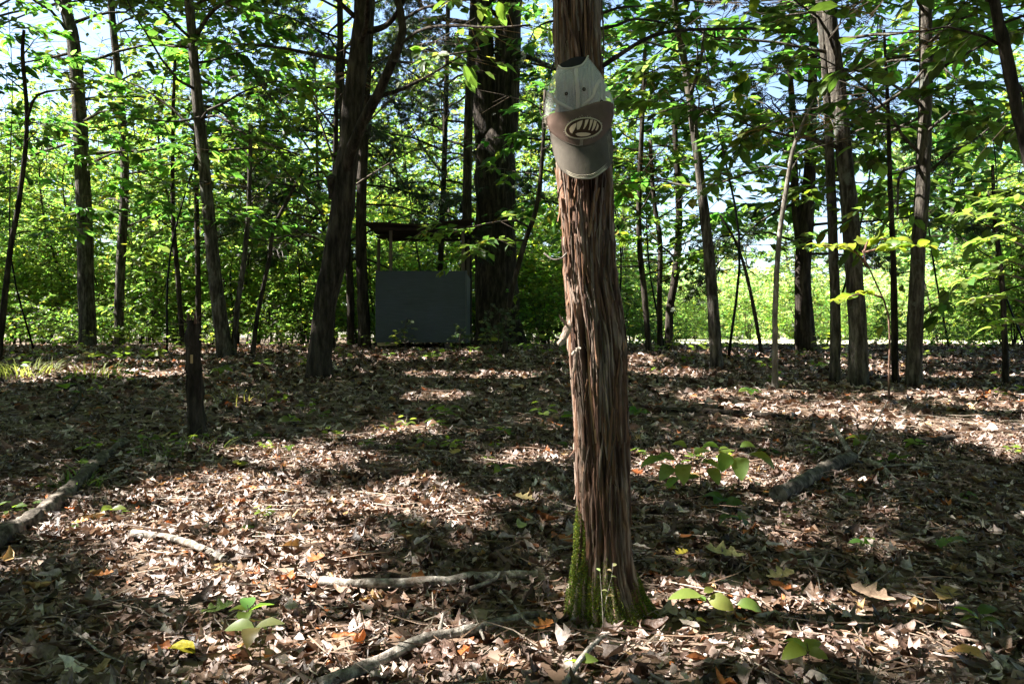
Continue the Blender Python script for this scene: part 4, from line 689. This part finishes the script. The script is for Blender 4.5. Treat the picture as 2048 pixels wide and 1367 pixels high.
# frayed cream edges at the corners of the front panel
for cx_, cy_ in ((1094, 244), (1097, 255), (1225, 213), (1226, 225), (1093, 236)):
    mb = MB(); c = on(Gf, Af, cx_, cy_, .001)[0]
    for j in range(16): d = norm(r.normal(size=3) + np.array([(-1 if cx_ < 1160 else 1) * .8, -.4, 0])); mb.tube(np.array([c + .004 * r.normal(size=3), c + d * .006 + .004 * r.normal(size=3)]), .0009, 3, False)
    mb.build('frayed_edge', CREAM, cap)
# oval patch with its paw print
def pz(x, y): return 1080 + x / 4.88, 100 + y / 4.88
def flat_poly(poly, off, mt, name, parent, thick=.0012):
    P2 = np.array(poly, float); c2 = P2.mean(0); n = len(P2); ring = [on(Gf, Af, *q, off + thick)[0] for q in P2]; mid_ = [on(Gf, Af, *(c2 + .5 * (q - c2)), off + thick)[0] for q in P2]; cen = on(Gf, Af, *c2, off + thick)[0]; low = [on(Gf, Af, *q, off - .0005)[0] for q in P2]
    V = np.array(ring + mid_ + [cen] + low); f = []; tt = []
    for i in range(n): j = (i + 1) % n; f += [i, j, n + j, n + i]; tt.append(4); f += [n + i, n + j, 2 * n]; tt.append(3); f += [2 * n + 1 + i, 2 * n + 1 + j, j, i]; tt.append(4)
    return put(name, V, f, tt, mt, parent, None, False)
an = np.linspace(0, 6.2832, 40, endpoint=False); rot = R(-9)
def ell(a, b_, cx_=422, cy_=765): return [pz(cx_ + a * math.cos(t_) * math.cos(rot) - b_ * math.sin(t_) * math.sin(rot), cy_ + a * math.cos(t_) * math.sin(rot) + b_ * math.sin(t_) * math.cos(rot)) for t_ in an]
patch = flat_poly(ell(179, 103), .0016, cloth('patch_edge', (.5, .42, .3), .25), 'patch', cap)
flat_poly(ell(165, 90), .0032, cloth('patch_brown', (.055, .03, .02), .15), 'patch_field', patch, .0006)
TAN = cloth('patch_tan', (.60, .44, .31), .1)
for poly in ([(289, 772), (305, 748), (330, 728), (356, 716), (352, 748), (335, 785), (316, 817), (298, 805)], [(362, 712), (388, 700), (415, 690), (408, 725), (395, 755), (383, 776), (363, 781), (358, 760)], [(440, 689), (472, 683), (462, 715), (447, 748), (428, 775), (419, 774), (432, 735)], [(487, 687), (512, 684), (506, 712), (494, 748), (478, 783), (469, 785), (480, 740)], [(522, 690), (546, 704), (538, 735), (522, 768), (505, 790), (496, 790), (512, 740)], [(553, 718), (563, 740), (556, 765), (542, 787), (532, 785), (545, 750)], [(345, 822), (365, 812), (400, 807), (445, 808), (480, 814), (492, 822), (472, 836), (440, 844), (400, 846), (365, 840)]):
    flat_poly([pz(*q) for q in poly], .0040, TAN, 'paw_mark', patch, .0007)
mb = MB()
for t_ in np.linspace(0, 6.28, 70):
    if noise3(t_ * 2, 0, 0, 6) > .4:
        a = pz(422 + 179 * math.cos(t_) * math.cos(rot) - 103 * math.sin(t_) * math.sin(rot), 765 + 179 * math.cos(t_) * math.sin(rot) + 103 * math.sin(t_) * math.cos(rot)); c = on(Gf, Af, *a, .002)[0]; d = norm(np.array([math.cos(t_), -.5, -math.sin(t_)]) + .5 * r.normal(size=3)); mb.tube(np.array([c, c + d * .003 * r.uniform(.6, 1.6)]), .0004, 3, False)
mb.build('frayed_edge', CREAM, patch)

# ------------------------------------------------------------------ plywood blind
YB = 11.0
bl = thing('hunting_blind', 'dark blue-grey plywood box blind under a flat roof on posts', 'blind', (float(W(840, 690, YB)[0]), YB, float(ground(-1.3, 11))))
m, nt, b = mat('painted_plywood'); n1 = noise(nt, objco(nt, (1.2, 1, 16)), 3.2, 6, .7); n2 = noise(nt, objco(nt, (1, 1, 1)), 2.2, 3, .6)
c1 = ramp(nt, n1, [(.35, (.022, .03, .045)), (.6, (.032, .042, .062)), (.72, (.056, .066, .082)), (.8, (.2, .17, .13))]); mx = nn(nt, 'ShaderNodeMixRGB', blend_type='MULTIPLY'); mx.inputs[0].default_value = .8; nt.links.new(c1, mx.inputs[1]); nt.links.new(ramp(nt, n2, [(.3, (.75, .85, .7)), (.7, (1.1, 1.1, 1.15))]), mx.inputs[2]); nt.links.new(mx.outputs[0], b.inputs['Base Color']); b.inputs['Roughness'].default_value = .6; bump(nt, b, n1, .35, .006); PLY = m
xl, xr = W(751, 0, YB)[0], W(931, 0, YB)[0]; zb, zt = W(0, 684, YB)[2], W(0, 541, YB)[2]; yb = YB + 1.25; zg = float(ground(-1.3, 11.2))
def bx(name, lo, hi, mt, parent=bl, label=None): mb = MB(); mb.box(lo, hi); o = mb.build(name, mt, parent, False, None, label); md = o.modifiers.new('b', 'BEVEL'); md.width = .003; return o
bx('front_panel', (xl, YB, zb), (xr - .002, YB + .018, zt), PLY); bx('side_panel', (xr - .018, YB + .0205, zb - .005), (xr, yb, zt - .004), PLY); bx('side_panel', (xl, YB + .0205, zb - .005), (xl + .018, yb, zt - .004), PLY); bx('back_panel', (xl + .02, yb - .02, zb), (xr - .02, yb - .002, zt - .01), PLY)
bx('edge_batten', (xr - .0015, YB - .001, zb - .02), (xr + .02, YB + .04, zt + .006), plain('worn_batten', (.075, .088, .1), .7, .4, 9, (1, 1, .2)))
OLD = plain('old_lumber', (.1, .08, .065), .9, .4, 12, (1, 1, .2)); OLDR = plain('roof_boards', (.028, .02, .016), .9, .4, 8, (1, .2, 1)); bx('floor', (xl + .02, YB + .03, zb + .005), (xr - .02, yb - .03, zb + .025), OLD)
bx('skid', (xl + .02, YB + .01, zb - .05), (xl + .3, YB + .05, zb - .006), plain('pale_lumber', (.34, .27, .16), .9, .3, 12, (.2, 1, 1)))
for x in (xl + .2, xr - .3): bx('skid', (x, YB + .06, zg - .03), (x + .09, yb - .06, zb - .007), OLD)
zr = W(0, 447, YB - .1)[2]
for px, y in ((781, YB + .03), (926, YB + .05), (757, yb - .1), (936, yb - .09)):
    x = W(px, 0, y)[0]; bx('post', (x - .022, y, zb + .03), (x + .022, y + .042, zr - .05), OLD)
for i in range(5):
    y0 = YB - .12 + i * .3; sag = .01 * math.sin(i); mb = MB(); xa, xb_ = xl - .17 + .03 * math.sin(i * 3), xr + .09 + .03 * math.cos(i * 2); g = np.array([[[xa + (xb_ - xa) * t_, y0 + dy, zr + sag - .035 * math.sin(t_ * 3.1) + .012 * math.sin(t_ * 9 + i) + .05 * t_ + dz] for t_ in np.linspace(0, 1, 9)] for dy, dz in ((0, 0), (0, .02), (.29, .02), (.29, 0), (0, 0))]); mb.grid(g); mb.build('roof_board', OLDR, bl)
bx('roof_rail', (xl - .02, YB + .01, zr - .075), (xr + .03, YB + .04, zr - .037), OLDR); bx('roof_rail', (xl - .02, yb - .07, zr - .075), (xr + .03, yb - .04, zr - .037), OLDR)

# ------------------------------------------------------------------ fallen wood
def rough(mb_, P, rad, sides, seed, amp):
    n = len(P); T = norm(np.gradient(P, axis=0)); A = norm(np.cross(T, up)); B = np.cross(T, A); a = np.linspace(0, 2 * np.pi, sides, endpoint=False); s_ = np.arange(n)[:, None] * .45
    d = amp * (np.abs(2 * noise3(s_ * .6, np.cos(a)[None] * 3.2, np.sin(a)[None] * 3.2, seed) - 1) - .4) + amp * .7 * (noise3(s_ * 2.2, np.cos(a)[None] * 7, np.sin(a)[None] * 7, seed + 1) - .5) + amp * 1.2 * (noise3(s_ * .22 + 0 * a[None], np.cos(a)[None], np.sin(a)[None], seed + 2) - .5)
    rr_ = rad[:, None] * (1 + d); G = P[:, None] + rr_[..., None] * (np.cos(a)[None, :, None] * A[:, None] + np.sin(a)[None, :, None] * B[:, None]); mb_.grid(G, True)
    for e_ in (0, n - 1): c = MB(); G2 = np.stack([G[e_], P[e_] + (G[e_] - P[e_]) * .1]); mb_.grid(G2, True)
def stick(name, label, cat, pts, w, mt='wood_grey', lift=.016, forks=(), sides=9):
    P = np.array([gp(a, b_) for a, b_ in pts]); Yv = P[:, 1].mean(); P[:, 2] += lift + w[0] / F * Yv / 2 * .7; t = thing(name, label, cat, P[0]); q = spline(P, 18); big = w[0] > 30; ns = 110 if big else 46; q = spline(P, ns); kk = np.arange(ns) * (.35 if big else .5); q = q + (w[0] / F * Yv * (.22 if big else .12)) * np.stack([0 * kk, noise3(kk * .5, P[0, 0] * 5, 0, 61) - .5, noise3(kk * .5, P[0, 0] * 5, 3, 62) - .5], 1); mb = MB(); rough(mb, q, np.linspace(w[0], w[1], ns) / F * Yv / 2 * (1 + .25 * (noise3(kk * .7 + P[0, 0] * 7, 0, 0, 3) - .5)), 28 if big else 12, int(abs(P[0, 0]) * 100), .34 if big else .24); mb.build('wood', M[mt], t, True)
    for f in forks:
        Q = np.array([gp(a, b_, lift + c) for a, b_, c in f['p']]); mb = MB(); mb.tube(spline(Q, 8), np.linspace(f['w'][0], f['w'][1], 8) / F * Yv / 2, 6, True, .15); mb.build('side_branch', M[mt], t, True)
    return t
stick('fallen_log', 'thick grey rotting log lying diagonally at the left edge', 'log', [(-60, 1130), (30, 1075), (110, 1020), (190, 940), (250, 893)], (36, 25), 'wood_dark', .0, sides=16)
stick('fallen_branch', 'straight grey stick lying level left of the mossy cedar foot', 'branch', [(640, 1185), (740, 1190), (880, 1183), (980, 1172), (1075, 1168)], (21, 19), forks=[dict(p=[(940, 1196, .01), (985, 1193, .03), (1000, 1176, .03)], w=(9, 5))])
stick('fallen_branch', 'long pale branch slanting up from the bottom edge towards the cedar foot', 'branch', [(640, 1395), (740, 1357), (840, 1306), (950, 1280), (1020, 1258), (1075, 1248)], (26, 17), forks=[dict(p=[(745, 1362, .0), (750, 1385, .01), (756, 1410, .02)], w=(14, 6)), dict(p=[(880, 1290, .02), (886, 1280, .05)], w=(10, 5)), dict(p=[(962, 1282, .01), (968, 1300, .01)], w=(9, 5))])
stick('fallen_branch', 'short cracked grey branch half sunk in the leaves at lower left', 'branch', [(265, 1085), (320, 1090), (362, 1100), (405, 1118), (448, 1140)], (20, 14))
stick('fallen_log', 'short rough log lying slantwise in the right middle ground', 'log', [(1555, 1010), (1600, 985), (1650, 958), (1705, 933)], (29, 24), 'wood_dark', .02, sides=14)
stick('fallen_branch', 'forked pale dead branch lying over the short log at right', 'branch', [(1600, 875), (1650, 905), (1700, 925), (1760, 945), (1795, 982)], (9, 11), forks=[dict(p=[(1700, 925, .03), (1680, 900, .06), (1665, 892, .12)], w=(12, 8)), dict(p=[(1715, 930, .02), (1740, 905, .08), (1775, 868, .2)], w=(5, 2)), dict(p=[(1770, 950, .02), (1820, 950, .03), (1870, 952, .02)], w=(5, 3))])
stick('fallen_branch', 'dark stick lying level in the right middle ground beyond the leafy plant', 'branch', [(1320, 826), (1400, 828), (1480, 836), (1580, 842)], (12, 9), 'bark_dark')
stick('fallen_branch', 'thin pale twig pointing at the end of the long pale branch', 'twig', [(1000, 1208), (1030, 1240), (1050, 1268), (1072, 1284)], (5, 6), lift=.035)
stick('fallen_branch', 'smooth grey stick poking in from the bottom edge near the cedar foot', 'branch', [(1130, 1400), (1165, 1345), (1195, 1312), (1212, 1300)], (13, 9), lift=.03)
stick('fallen_branch', 'thin whitish twig lying in the bottom left corner', 'twig', [(115, 1270), (150, 1290), (200, 1330), (245, 1352)], (5, 4), lift=.03)
stick('fallen_branch', 'thin dark branch half under leaves left of the broken snag', 'branch', [(130, 790), (155, 780), (160, 805), (140, 830), (110, 845)], (8, 4), 'bark_dark', .03)
stick('fallen_branch', 'bare dead branch along the bottom right edge', 'branch', [(1960, 1290), (1985, 1325), (2010, 1350), (2060, 1380)], (10, 12), lift=.02, forks=[dict(p=[(1885, 1262, .01), (1930, 1285, .02), (1960, 1290, .02)], w=(6, 6))])
stick('fallen_branch', 'short pale stick left of the cedar trunk in the shade', 'branch', [(1070, 968), (1095, 985), (1122, 1005)], (14, 11))
stick('fallen_branch', 'dark log end lying in the sun patch near the right edge', 'log', [(1815, 900), (1860, 893), (1905, 884)], (22, 16), 'bark_dark', .01)

# ------------------------------------------------------------------ distinctive fallen leaves
OAKB = gridleaf(15, w_oak, 1.5, .7, .08, 91, .05); OVB = gridleaf(9, w_oval, 2.2, -.8, .08, 92, .1)
def fallen(label, px, py, size, tint, az, oak=True, lift=.036, tilt=(0, -.15, 1)):
    size *= .8; p = gp(px, py, lift); D = np.array([math.cos(az), math.sin(az), .1]); V, l, tt, cc = scatter(OAKB if oak else OVB, (p - norm(D) * size / 2)[None], D[None], np.array([tilt], float), size, np.array([tint])); o = put('fallen_leaf', V, l, tt, M['litter'], None, cc, True); o['label'] = label; o['category'] = 'leaf'; o['group'] = 'distinctive fallen leaves'
YEL, ORG_, TAN_, GRN, RUST = (.5, .42, .03), (.42, .15, .04), (.4, .31, .15), (.16, .22, .05), (.3, .09, .03)
for a in [('bright yellow curled leaf at the bottom left', 362, 1325, .1, YEL, 2.9, False), ('green fallen oak leaf lying at the lower left above the yellow leaf', 435, 1245, .11, GRN, .5), ('orange leaf at the tip of the thin pale twig by the cedar', 1085, 1280, .085, ORG_, .6), ('pale tan oak leaf in the shade left of the cedar trunk', 1050, 1018, .12, TAN_, 2.6), ('greenish upright leaf in the shade left of the cedar', 1042, 1078, .1, (.3, .34, .12), 1.4, False, .05, (.2, -1, .5)), ('tan lobed oak leaf lying flat right of the sunlit seedling', 1560, 1175, .12, TAN_, .2), ('small bright orange leaf in the sun at left', 160, 1066, .075, ORG_, .4), ('orange leaf at lower left near the cracked branch', 208, 1175, .07, ORG_, .3), ('rust red leaf left of the cedar foot', 1132, 1103, .1, RUST, 2.2),
          ('orange crumpled leaf in the upper sunlit patch', 630, 1145, .09, RUST, .9), ('mustard leaf under the leafy plant at right', 1340, 990, .1, (.38, .3, .08), 2.2), ('golden oak leaf in the sun above the shaded strip', 910, 915, .12, (.42, .3, .1), 1.2), ('large brown leaf with a hole at lower right', 1890, 1215, .13, (.3, .2, .08), .8), ('pale orange leaf near the bottom right corner', 1935, 1335, .11, (.48, .26, .09), 2.6, False), ('orange leaf in the shade right of the cedar', 1560, 1122, .08, RUST, 1.1), ('rust-coloured curled leaf against the right side of the cedar trunk', 1275, 962, .1, RUST, 1.9), ('yellow green leaf scrap by the curled orange leaf right of the cedar', 1362, 1127, .07, (.5, .4, .05), .5), ('big tan leaf near the bottom right of the sunlit seedling', 1745, 1215, .16, (.36, .25, .18), 2.4), ('folded olive oak leaf right of the cedar', 1450, 1130, .17, (.3, .27, .12), 2.9)]: fallen(*a)

# ------------------------------------------------------------------ seedlings and ground plants
def lf(px, py, Y, ang, s, tilt=.4, n=None):
    """leaf base at a spot; ang = heading in the picture (0 = right, pi/2 = away/up)"""
    return (W(px, py, Y), np.array([math.cos(ang), math.sin(ang) * .6, math.sin(ang) * .35 - .1]), (np.array([0, -.35, 1.]) if n is None else np.array(n)) + tilt * rng.normal(size=3) * .5, s)
Yp = ydist(1290); b0 = gp(1447, 1290)
plant('seedling', 'small sunlit seedling with pale green leaves right of the cedar foot', 'seedling', b0, [[b0, W(1452, 1255, Yp), W(1452, 1228, Yp), W(1448, 1212, Yp)], [W(1448, 1212, Yp), W(1425, 1195, Yp), W(1402, 1190, Yp)], [W(1452, 1212, Yp), W(1475, 1203, Yp)], [gp(1398, 1268), W(1400, 1250, Yp), W(1390, 1234, Yp)]],
      [lf(1404, 1187, Yp, 3.1, .088, .2), lf(1408, 1182, Yp, .7, .035), lf(1414, 1192, Yp, -.55, .075, .2, (0, -.9, .6)), lf(1473, 1202, Yp, -.25, .072, .2, (0, -.6, .8)), lf(1390, 1234, Yp, -.4, .03), lf(1412, 1200, Yp, 2.0, .03)], (.15, .21, .05), stem_w=.0018)
Yp = ydist(985); b0 = gp(1402, 985); lv = []
for px, py, an_, s in [(1330, 912, 3.6, .13), (1352, 915, 2.6, .1), (1345, 925, 4.2, .12), (1366, 918, 4.6, .14), (1388, 905, .6, .1), (1400, 918, -.6, .12), (1418, 930, 4.9, .11), (1440, 905, .9, .11), (1455, 903, 4.4, .13), (1478, 908, 4.6, .15), (1495, 900, -.8, .15), (1440, 890, 2.8, .09), (1400, 950, 3.4, .08), (1360, 950, 4.0, .1), (1375, 890, 2.4, .08), (1480, 888, .2, .09)]: lv.append(lf(px, py, Yp, an_, s, .3, (0, -.75, .7) if 4 < an_ < 5 else None))
plant('seedling', 'leafy green plant in the right middle ground beside the cedar trunk', 'seedling', b0, [[b0, W(1400, 945, Yp), W(1395, 920, Yp)], [W(1398, 925, Yp), W(1360, 912, Yp), W(1325, 908, Yp)], [W(1396, 920, Yp), W(1440, 898, Yp), W(1500, 895, Yp)], [W(1398, 925, Yp), W(1405, 915, Yp), W(1420, 925, Yp)]], lv, (.13, .21, .05))
for (px, py, n, s, lab, tint) in [(1450, 1030, 4, .09, 'low dark green seedling below the leafy plant at right', (.06, .12, .03)), (1480, 1090, 4, .1, 'four-leaved bluish green seedling in the shade right of the cedar', (.07, .12, .05)), (1735, 1110, 3, .07, 'tiny seedling in the shade at right below the short log', (.1, .17, .04)), (1890, 1130, 4, .085, 'seedling with pale leaves in the shade near the right edge', (.13, .18, .06)), (1960, 1270, 4, .07, 'seedling beside the bare branch at the bottom right', (.1, .17, .04)), (580, 850, 4, .1, 'bright seedling in the middle ground right of the broken snag', (.16, .22, .04)), (1275, 850, 7, .12, 'broad-leaved seedling just right of the cedar trunk', (.07, .14, .03)), (475, 940, 3, .06, 'tiny bright seedling below the broken snag', (.2, .25, .04)), (1500, 800, 9, .11, 'leafy seedling left of the pale sapling foot', (.07, .13, .03)), (310, 740, 7, .16, 'yellow-green seedling with big leaves left of the broken snag', (.17, .2, .035)), (185, 735, 6, .16, 'pale spreading seedling at the left before the thickest trunk', (.14, .19, .04)), (445, 760, 6, .15, 'low leafy seedling right of the broken snag', (.12, .18, .035)), (860, 735, 6, .16, 'bright seedling on the ground in front of the blind', (.14, .2, .04)), (1000, 965, 3, .09, 'small green seedling in the shade left of the cedar', (.09, .17, .03)), (1160, 1350, 2, .05, 'tuft of small green leaves at the bottom by the smooth grey stick', (.15, .2, .05)), (1617, 1355, 4, .07, 'sunlit pale seedling at the bottom edge right of the cedar', (.2, .26, .06)), (490, 1275, 4, .07, 'small green seedling beside the green fallen oak leaf', (.13, .2, .04)), (225, 1040, 3, .06, 'tiny green sprout in the sun by the rotting log', (.16, .22, .04)), (1720, 905, 5, .08, 'seedling among the forked dead branch at right', (.12, .18, .04)), (1830, 905, 6, .08, 'seedling by the dark log end near the right edge', (.13, .19, .04)), (520, 1320, 3, .09, 'dark torn leaves on a stalk at the bottom left', (.09, .11, .04))]:
    b0 = gp(px, py); Yp = b0[1]; h = s * rng.uniform(.7, 1.2); top_ = b0 + np.array([.01 * rng.normal(), 0, h]); lv = []
    for i in range(n): a_ = i * 6.283 / n + rng.random(); lv.append((b0 + (top_ - b0) * (.75 + .25 * rng.random()), np.array([math.cos(a_), math.sin(a_), .15 * rng.normal()]), up + .35 * rng.normal(size=3) + np.array([0, -.2, 0]), s * rng.uniform(.7, 1.1)))
    plant('seedling', lab, 'seedling', b0, [[b0, (b0 + top_) / 2 + .005, top_]], lv, tint, stem_w=.0018)
Yr = 5.4; b0 = np.array([W(2075, 0, Yr)[0], Yr, 0]); b0[2] = float(ground(b0[0], Yr)); lv = []; st = [[b0, W(2072, 760, Yr), W(2066, 600, Yr), W(2060, 480, Yr), W(2070, 380, Yr)]]
for tip, bs_ in (((1935, 425), (2060, 470)), ((1925, 560), (2064, 560)), ((1960, 480), (2062, 500)), ((1945, 600), (2066, 610)), ((1985, 400), (2066, 430)), ((1975, 530), (2064, 540)), ((1990, 650), (2068, 660))):
    a3, b3 = W(*bs_, Yr), W(*tip, Yr - .25 + .3 * rng.random()); pp = spline(np.array([a3, (a3 + b3) / 2 + .05 * up, b3]), 10); st.append([pp[0], pp[5], pp[9]])
    for i in range(3, 10):
        for sg in (-1, 1):
            d = norm(pp[i] - pp[i - 1]); lv.append((pp[i], norm(d * .8 + np.cross(d, up) * sg * .8 - .25 * up * rng.random() + .15 * rng.normal(size=3)), up + .3 * rng.normal(size=3), rng.uniform(.09, .15)))
plant('sapling', 'leafy sapling reaching in at the right edge with broad sunlit leaves', 'sapling', b0, st, lv, (.12, .19, .05), stem_w=.008)
# the low herb layer that thickens towards the crest
def herb(seed, n, s, tint, H):
    r2 = np.random.default_rng(seed); t = thing('ground_plant', 'low green ground plant with a few small leaves among the litter', 'plant', (0, 0, 0), 'low green plants scattered through the leaf litter'); lv = []
    for i in range(n): a_ = i * 2.4; z = H * (.45 + .55 * r2.random()); lv.append((np.array([.15 * H * math.cos(a_), .15 * H * math.sin(a_), z]), np.array([math.cos(a_), math.sin(a_), .2 * r2.normal()]), up + .4 * r2.normal(size=3), s * r2.uniform(.6, 1.1)))
    mb = MB(); mb.tube(np.array([[0, 0, -.02], [.01, 0, H * .5], [0, .01, H]]), [.003, .002, .001], 4); mb.build('stem', M['twig'], t)
    for p, d, n_, ss in lv: V, l, tt, cc = scatter(leaf6(.3, .05, .1), np.array([p]), np.array([d]), np.array([n_]), ss, np.array([tint]) * np.exp(.2 * r2.normal())); put('leaf', V, l, tt, M['leaf'], t, cc)
    return t
HB = [herb(1, 6, .1, (.1, .17, .03), .14), herb(2, 8, .09, (.13, .19, .035), .22), herb(3, 5, .12, (.08, .14, .03), .1), herb(4, 10, .1, (.15, .2, .035), .32), herb(5, 12, .1, (.09, .15, .03), .42)]
n = 0
while n < 285:
    y = rng.uniform(4.2, 13.2) if n > 40 else rng.uniform(2.8, 6); x = rng.uniform(-.68, .68) * y
    if noise3(x * .8, y * .8, 0, 77) < (.46 if y < 8 else .2) or (y > 5 and rng.random() > (y - 3) / 9): continue
    if abs(x - TX) < .15 and y < 2.5: continue
    place(HB[rng.integers(0, 3 if y < 8 else 5)], x, y, rng.uniform(.6, 1.15) * (.62 if y < 5 else 1)); n += 1
# grass clumps
def grass(label, base, n, h, spread, tint, seed):
    r2 = np.random.default_rng(seed); t = thing('grass_clump', label, 'grass', base); a_ = r2.random(n) * 6.28; rr_ = spread * np.sqrt(r2.random(n)); P0 = np.stack([base[0] + rr_ * np.cos(a_), base[1] + rr_ * np.sin(a_), 0 * a_], 1); P0[:, 2] = ground(P0[:, 0], P0[:, 1]); hh = h * r2.uniform(.5, 1.1, n); out = np.stack([np.cos(a_), np.sin(a_), 0 * a_], 1) + .5 * r2.normal(size=(n, 3)) * np.array([1, 1, 0])
    G_ = []; mb = MB()
    for i in range(n): t_ = np.linspace(0, 1, 5)[:, None]; c = P0[i] + np.array([0, 0, 1]) * hh[i] * (t_ - .35 * t_ ** 2) + out[i] * hh[i] * .7 * t_ ** 2; sd = norm(np.cross(out[i], up)) * (.0035 * (1 - t_ ** 2) + .0004); mb.grid(np.stack([c - sd, c + sd], 1), False, np.array(tint) * r2.uniform(.7, 1.3))
    mb.build('blades', M['leaf'], t, False, 'stuff', None, True)
grass('sunlit clump of long grass at the left edge', gp(50, 752), 120, .24, .35, (.2, .25, .08), 1); grass('small grass tuft at left beside the long grass clump', gp(190, 756), 60, .2, .3, (.18, .24, .06), 2); grass('thin grass blades in the shade below the broken snag', gp(370, 905), 34, .16, .25, (.12, .17, .06), 3); grass('few dry grass blades on the rotting log at left', gp(165, 975), 35, .14, .1, (.1, .17, .04), 4); grass('thin grass stalks to the right of the broken snag', gp(480, 800), 30, .22, .25, (.2, .2, .08), 6)
# young cedars by the blind
def young_cedar(label, base, H, n, seed, tint=(.08, .12, .05)):
    t = thing('cedar_seedling', label, 'seedling', base); P = spline(np.array([base - .02 * up, base + np.array([-.02, 0, H * .5]), base + np.array([.01, 0, H])]), 10); mb = MB(); mb.tube(P, np.linspace(.008, .002, 10), 5); mb.build('stem', M['twig'], t); lp = ring_limbs(P, base[2] + .08, base[2] + H, n, H * .45, (.0, .8)); mb = MB()
    for p in lp: mb.tube(p, np.linspace(.003, .001, len(p)), 3, False, 0, (.06, .045, .03))
    A, Bp, Pp, D, N, S, C = foliage_on(lp, 22, (.04, .14), .06, (4, 7), .1, .3, .2, None, tint, .05); mb.add(*scatter(SPRIG, Pp, D, N, S, C)); mb.build('crown', M['needle'], t, False, 'stuff', None, True)
young_cedar('pale young cedar growing against the front of the blind', gp(812, 702), .45, 12, 1, (.13, .17, .08)); young_cedar('faint young cedar at the right corner of the blind', gp(922, 704), .32, 10, 2); young_cedar('young cedar at the foot of the huge forked tree', gp(1000, 712), .6, 16, 3, (.07, .1, .05)); young_cedar('young cedar between the capped cedar and the huge forked tree', gp(985, 705), .35, 10, 4, (.06, .09, .04))
# thin weed before the cedar foot
b0 = W(1206, 1290, 1.98); b0[2] = 0
plant('seedling', 'thin dry weed stalk with tiny leaves in front of the mossy cedar foot', 'weed', b0, [[b0, W(1206, 1240, 1.98), W(1214, 1190, 1.98), W(1224, 1150, 1.98), W(1226, 1125, 1.98)], [W(1207, 1260, 1.98), W(1204, 1200, 1.98), W(1200, 1140, 1.99)]], [lf(1214, 1190, 1.98, .3, .02), lf(1216, 1180, 1.98, 2.7, .018), lf(1226, 1130, 1.98, 1, .016), lf(1224, 1140, 1.98, 2.4, .015), lf(1200, 1140, 1.98, 2, .014), lf(1222, 1150, 1.98, -.2, .015)], (.3, .32, .16), stem_w=.001, stem_mat='wood_grey')

# ------------------------------------------------------------------ labels that tell the copies apart
MARKS = [(-1e9, 'the left edge'), (95, 'the thickest left trunk'), (210, 'the slender bent tree'), (300, 'the broken snag'), (430, 'the leaning grey tree'), (570, 'the leaning dark tree'), (715, 'the blind'), (950, 'the huge forked tree'), (1085, 'the capped cedar'), (1260, 'the three dark saplings'), (1390, 'the curving grey tree'), (1490, 'the pale grey sapling'), (1580, 'the black forked cedar'), (1645, 'the close grey pair'), (1755, 'the straight grey tree'), (1900, 'the right edge')]
ORD = ['leftmost', 'second from left', 'third from left', 'fourth from left', 'fifth from left', 'sixth from left', 'seventh from left', 'eighth from left', 'ninth from left', 'tenth from left', 'eleventh from left', 'twelfth from left', 'thirteenth from left', 'fourteenth from left']
SHORT = {'tall trees of the sunlit wood behind': 'tall leafy background tree', 'medium trees of the sunlit wood behind': 'medium yellow-green background tree', 'shrubs of the thicket behind the clearing': 'head-high leafy thicket shrub', 'low bushes along the back edge of the clearing': 'low leafy bush', 'distant trees beyond the field': 'pale tree', 'bright bushes on the far side of the field': 'far bright bush', 'thin saplings of the wood behind': 'thin background sapling', 'slender broad-leaved understory saplings among the trunks': 'slender broad-leaved sapling', 'low green plants scattered through the leaf litter': 'low green plant'}
fam = {}
for o in col.objects:
    g_ = o.get('group')
    if o.parent is None and g_ in SHORT:
        x, y = o.location.x, o.location.y; px = 1024 + F * x / y; mk = [m_ for a, m_ in MARKS if px >= a][-1]
        zone = ''
        if 'plant' in SHORT[g_]: zone = 'in front before' if y < 5 else ('halfway back by' if y < 8.5 else ('well back near' if y < 11 else 'far back near'))
        else: zone = 'nearer one behind' if y < 17 else ('behind' if y < 24 else ('deep behind' if y < 40 else 'beyond the field behind'))
        fam.setdefault((g_, zone, mk), []).append((px, o))
for (g_, zone, mk), L_ in fam.items():
    L_.sort(key=lambda q: q[0])
    for i, (px, o) in enumerate(L_):
        o['label'] = SHORT[g_] + ' ' + zone + ' ' + mk + ((', ' + (ORD[min(i, 13)] if i < len(L_) - 1 else 'rightmost')) if len(L_) > 1 else '')
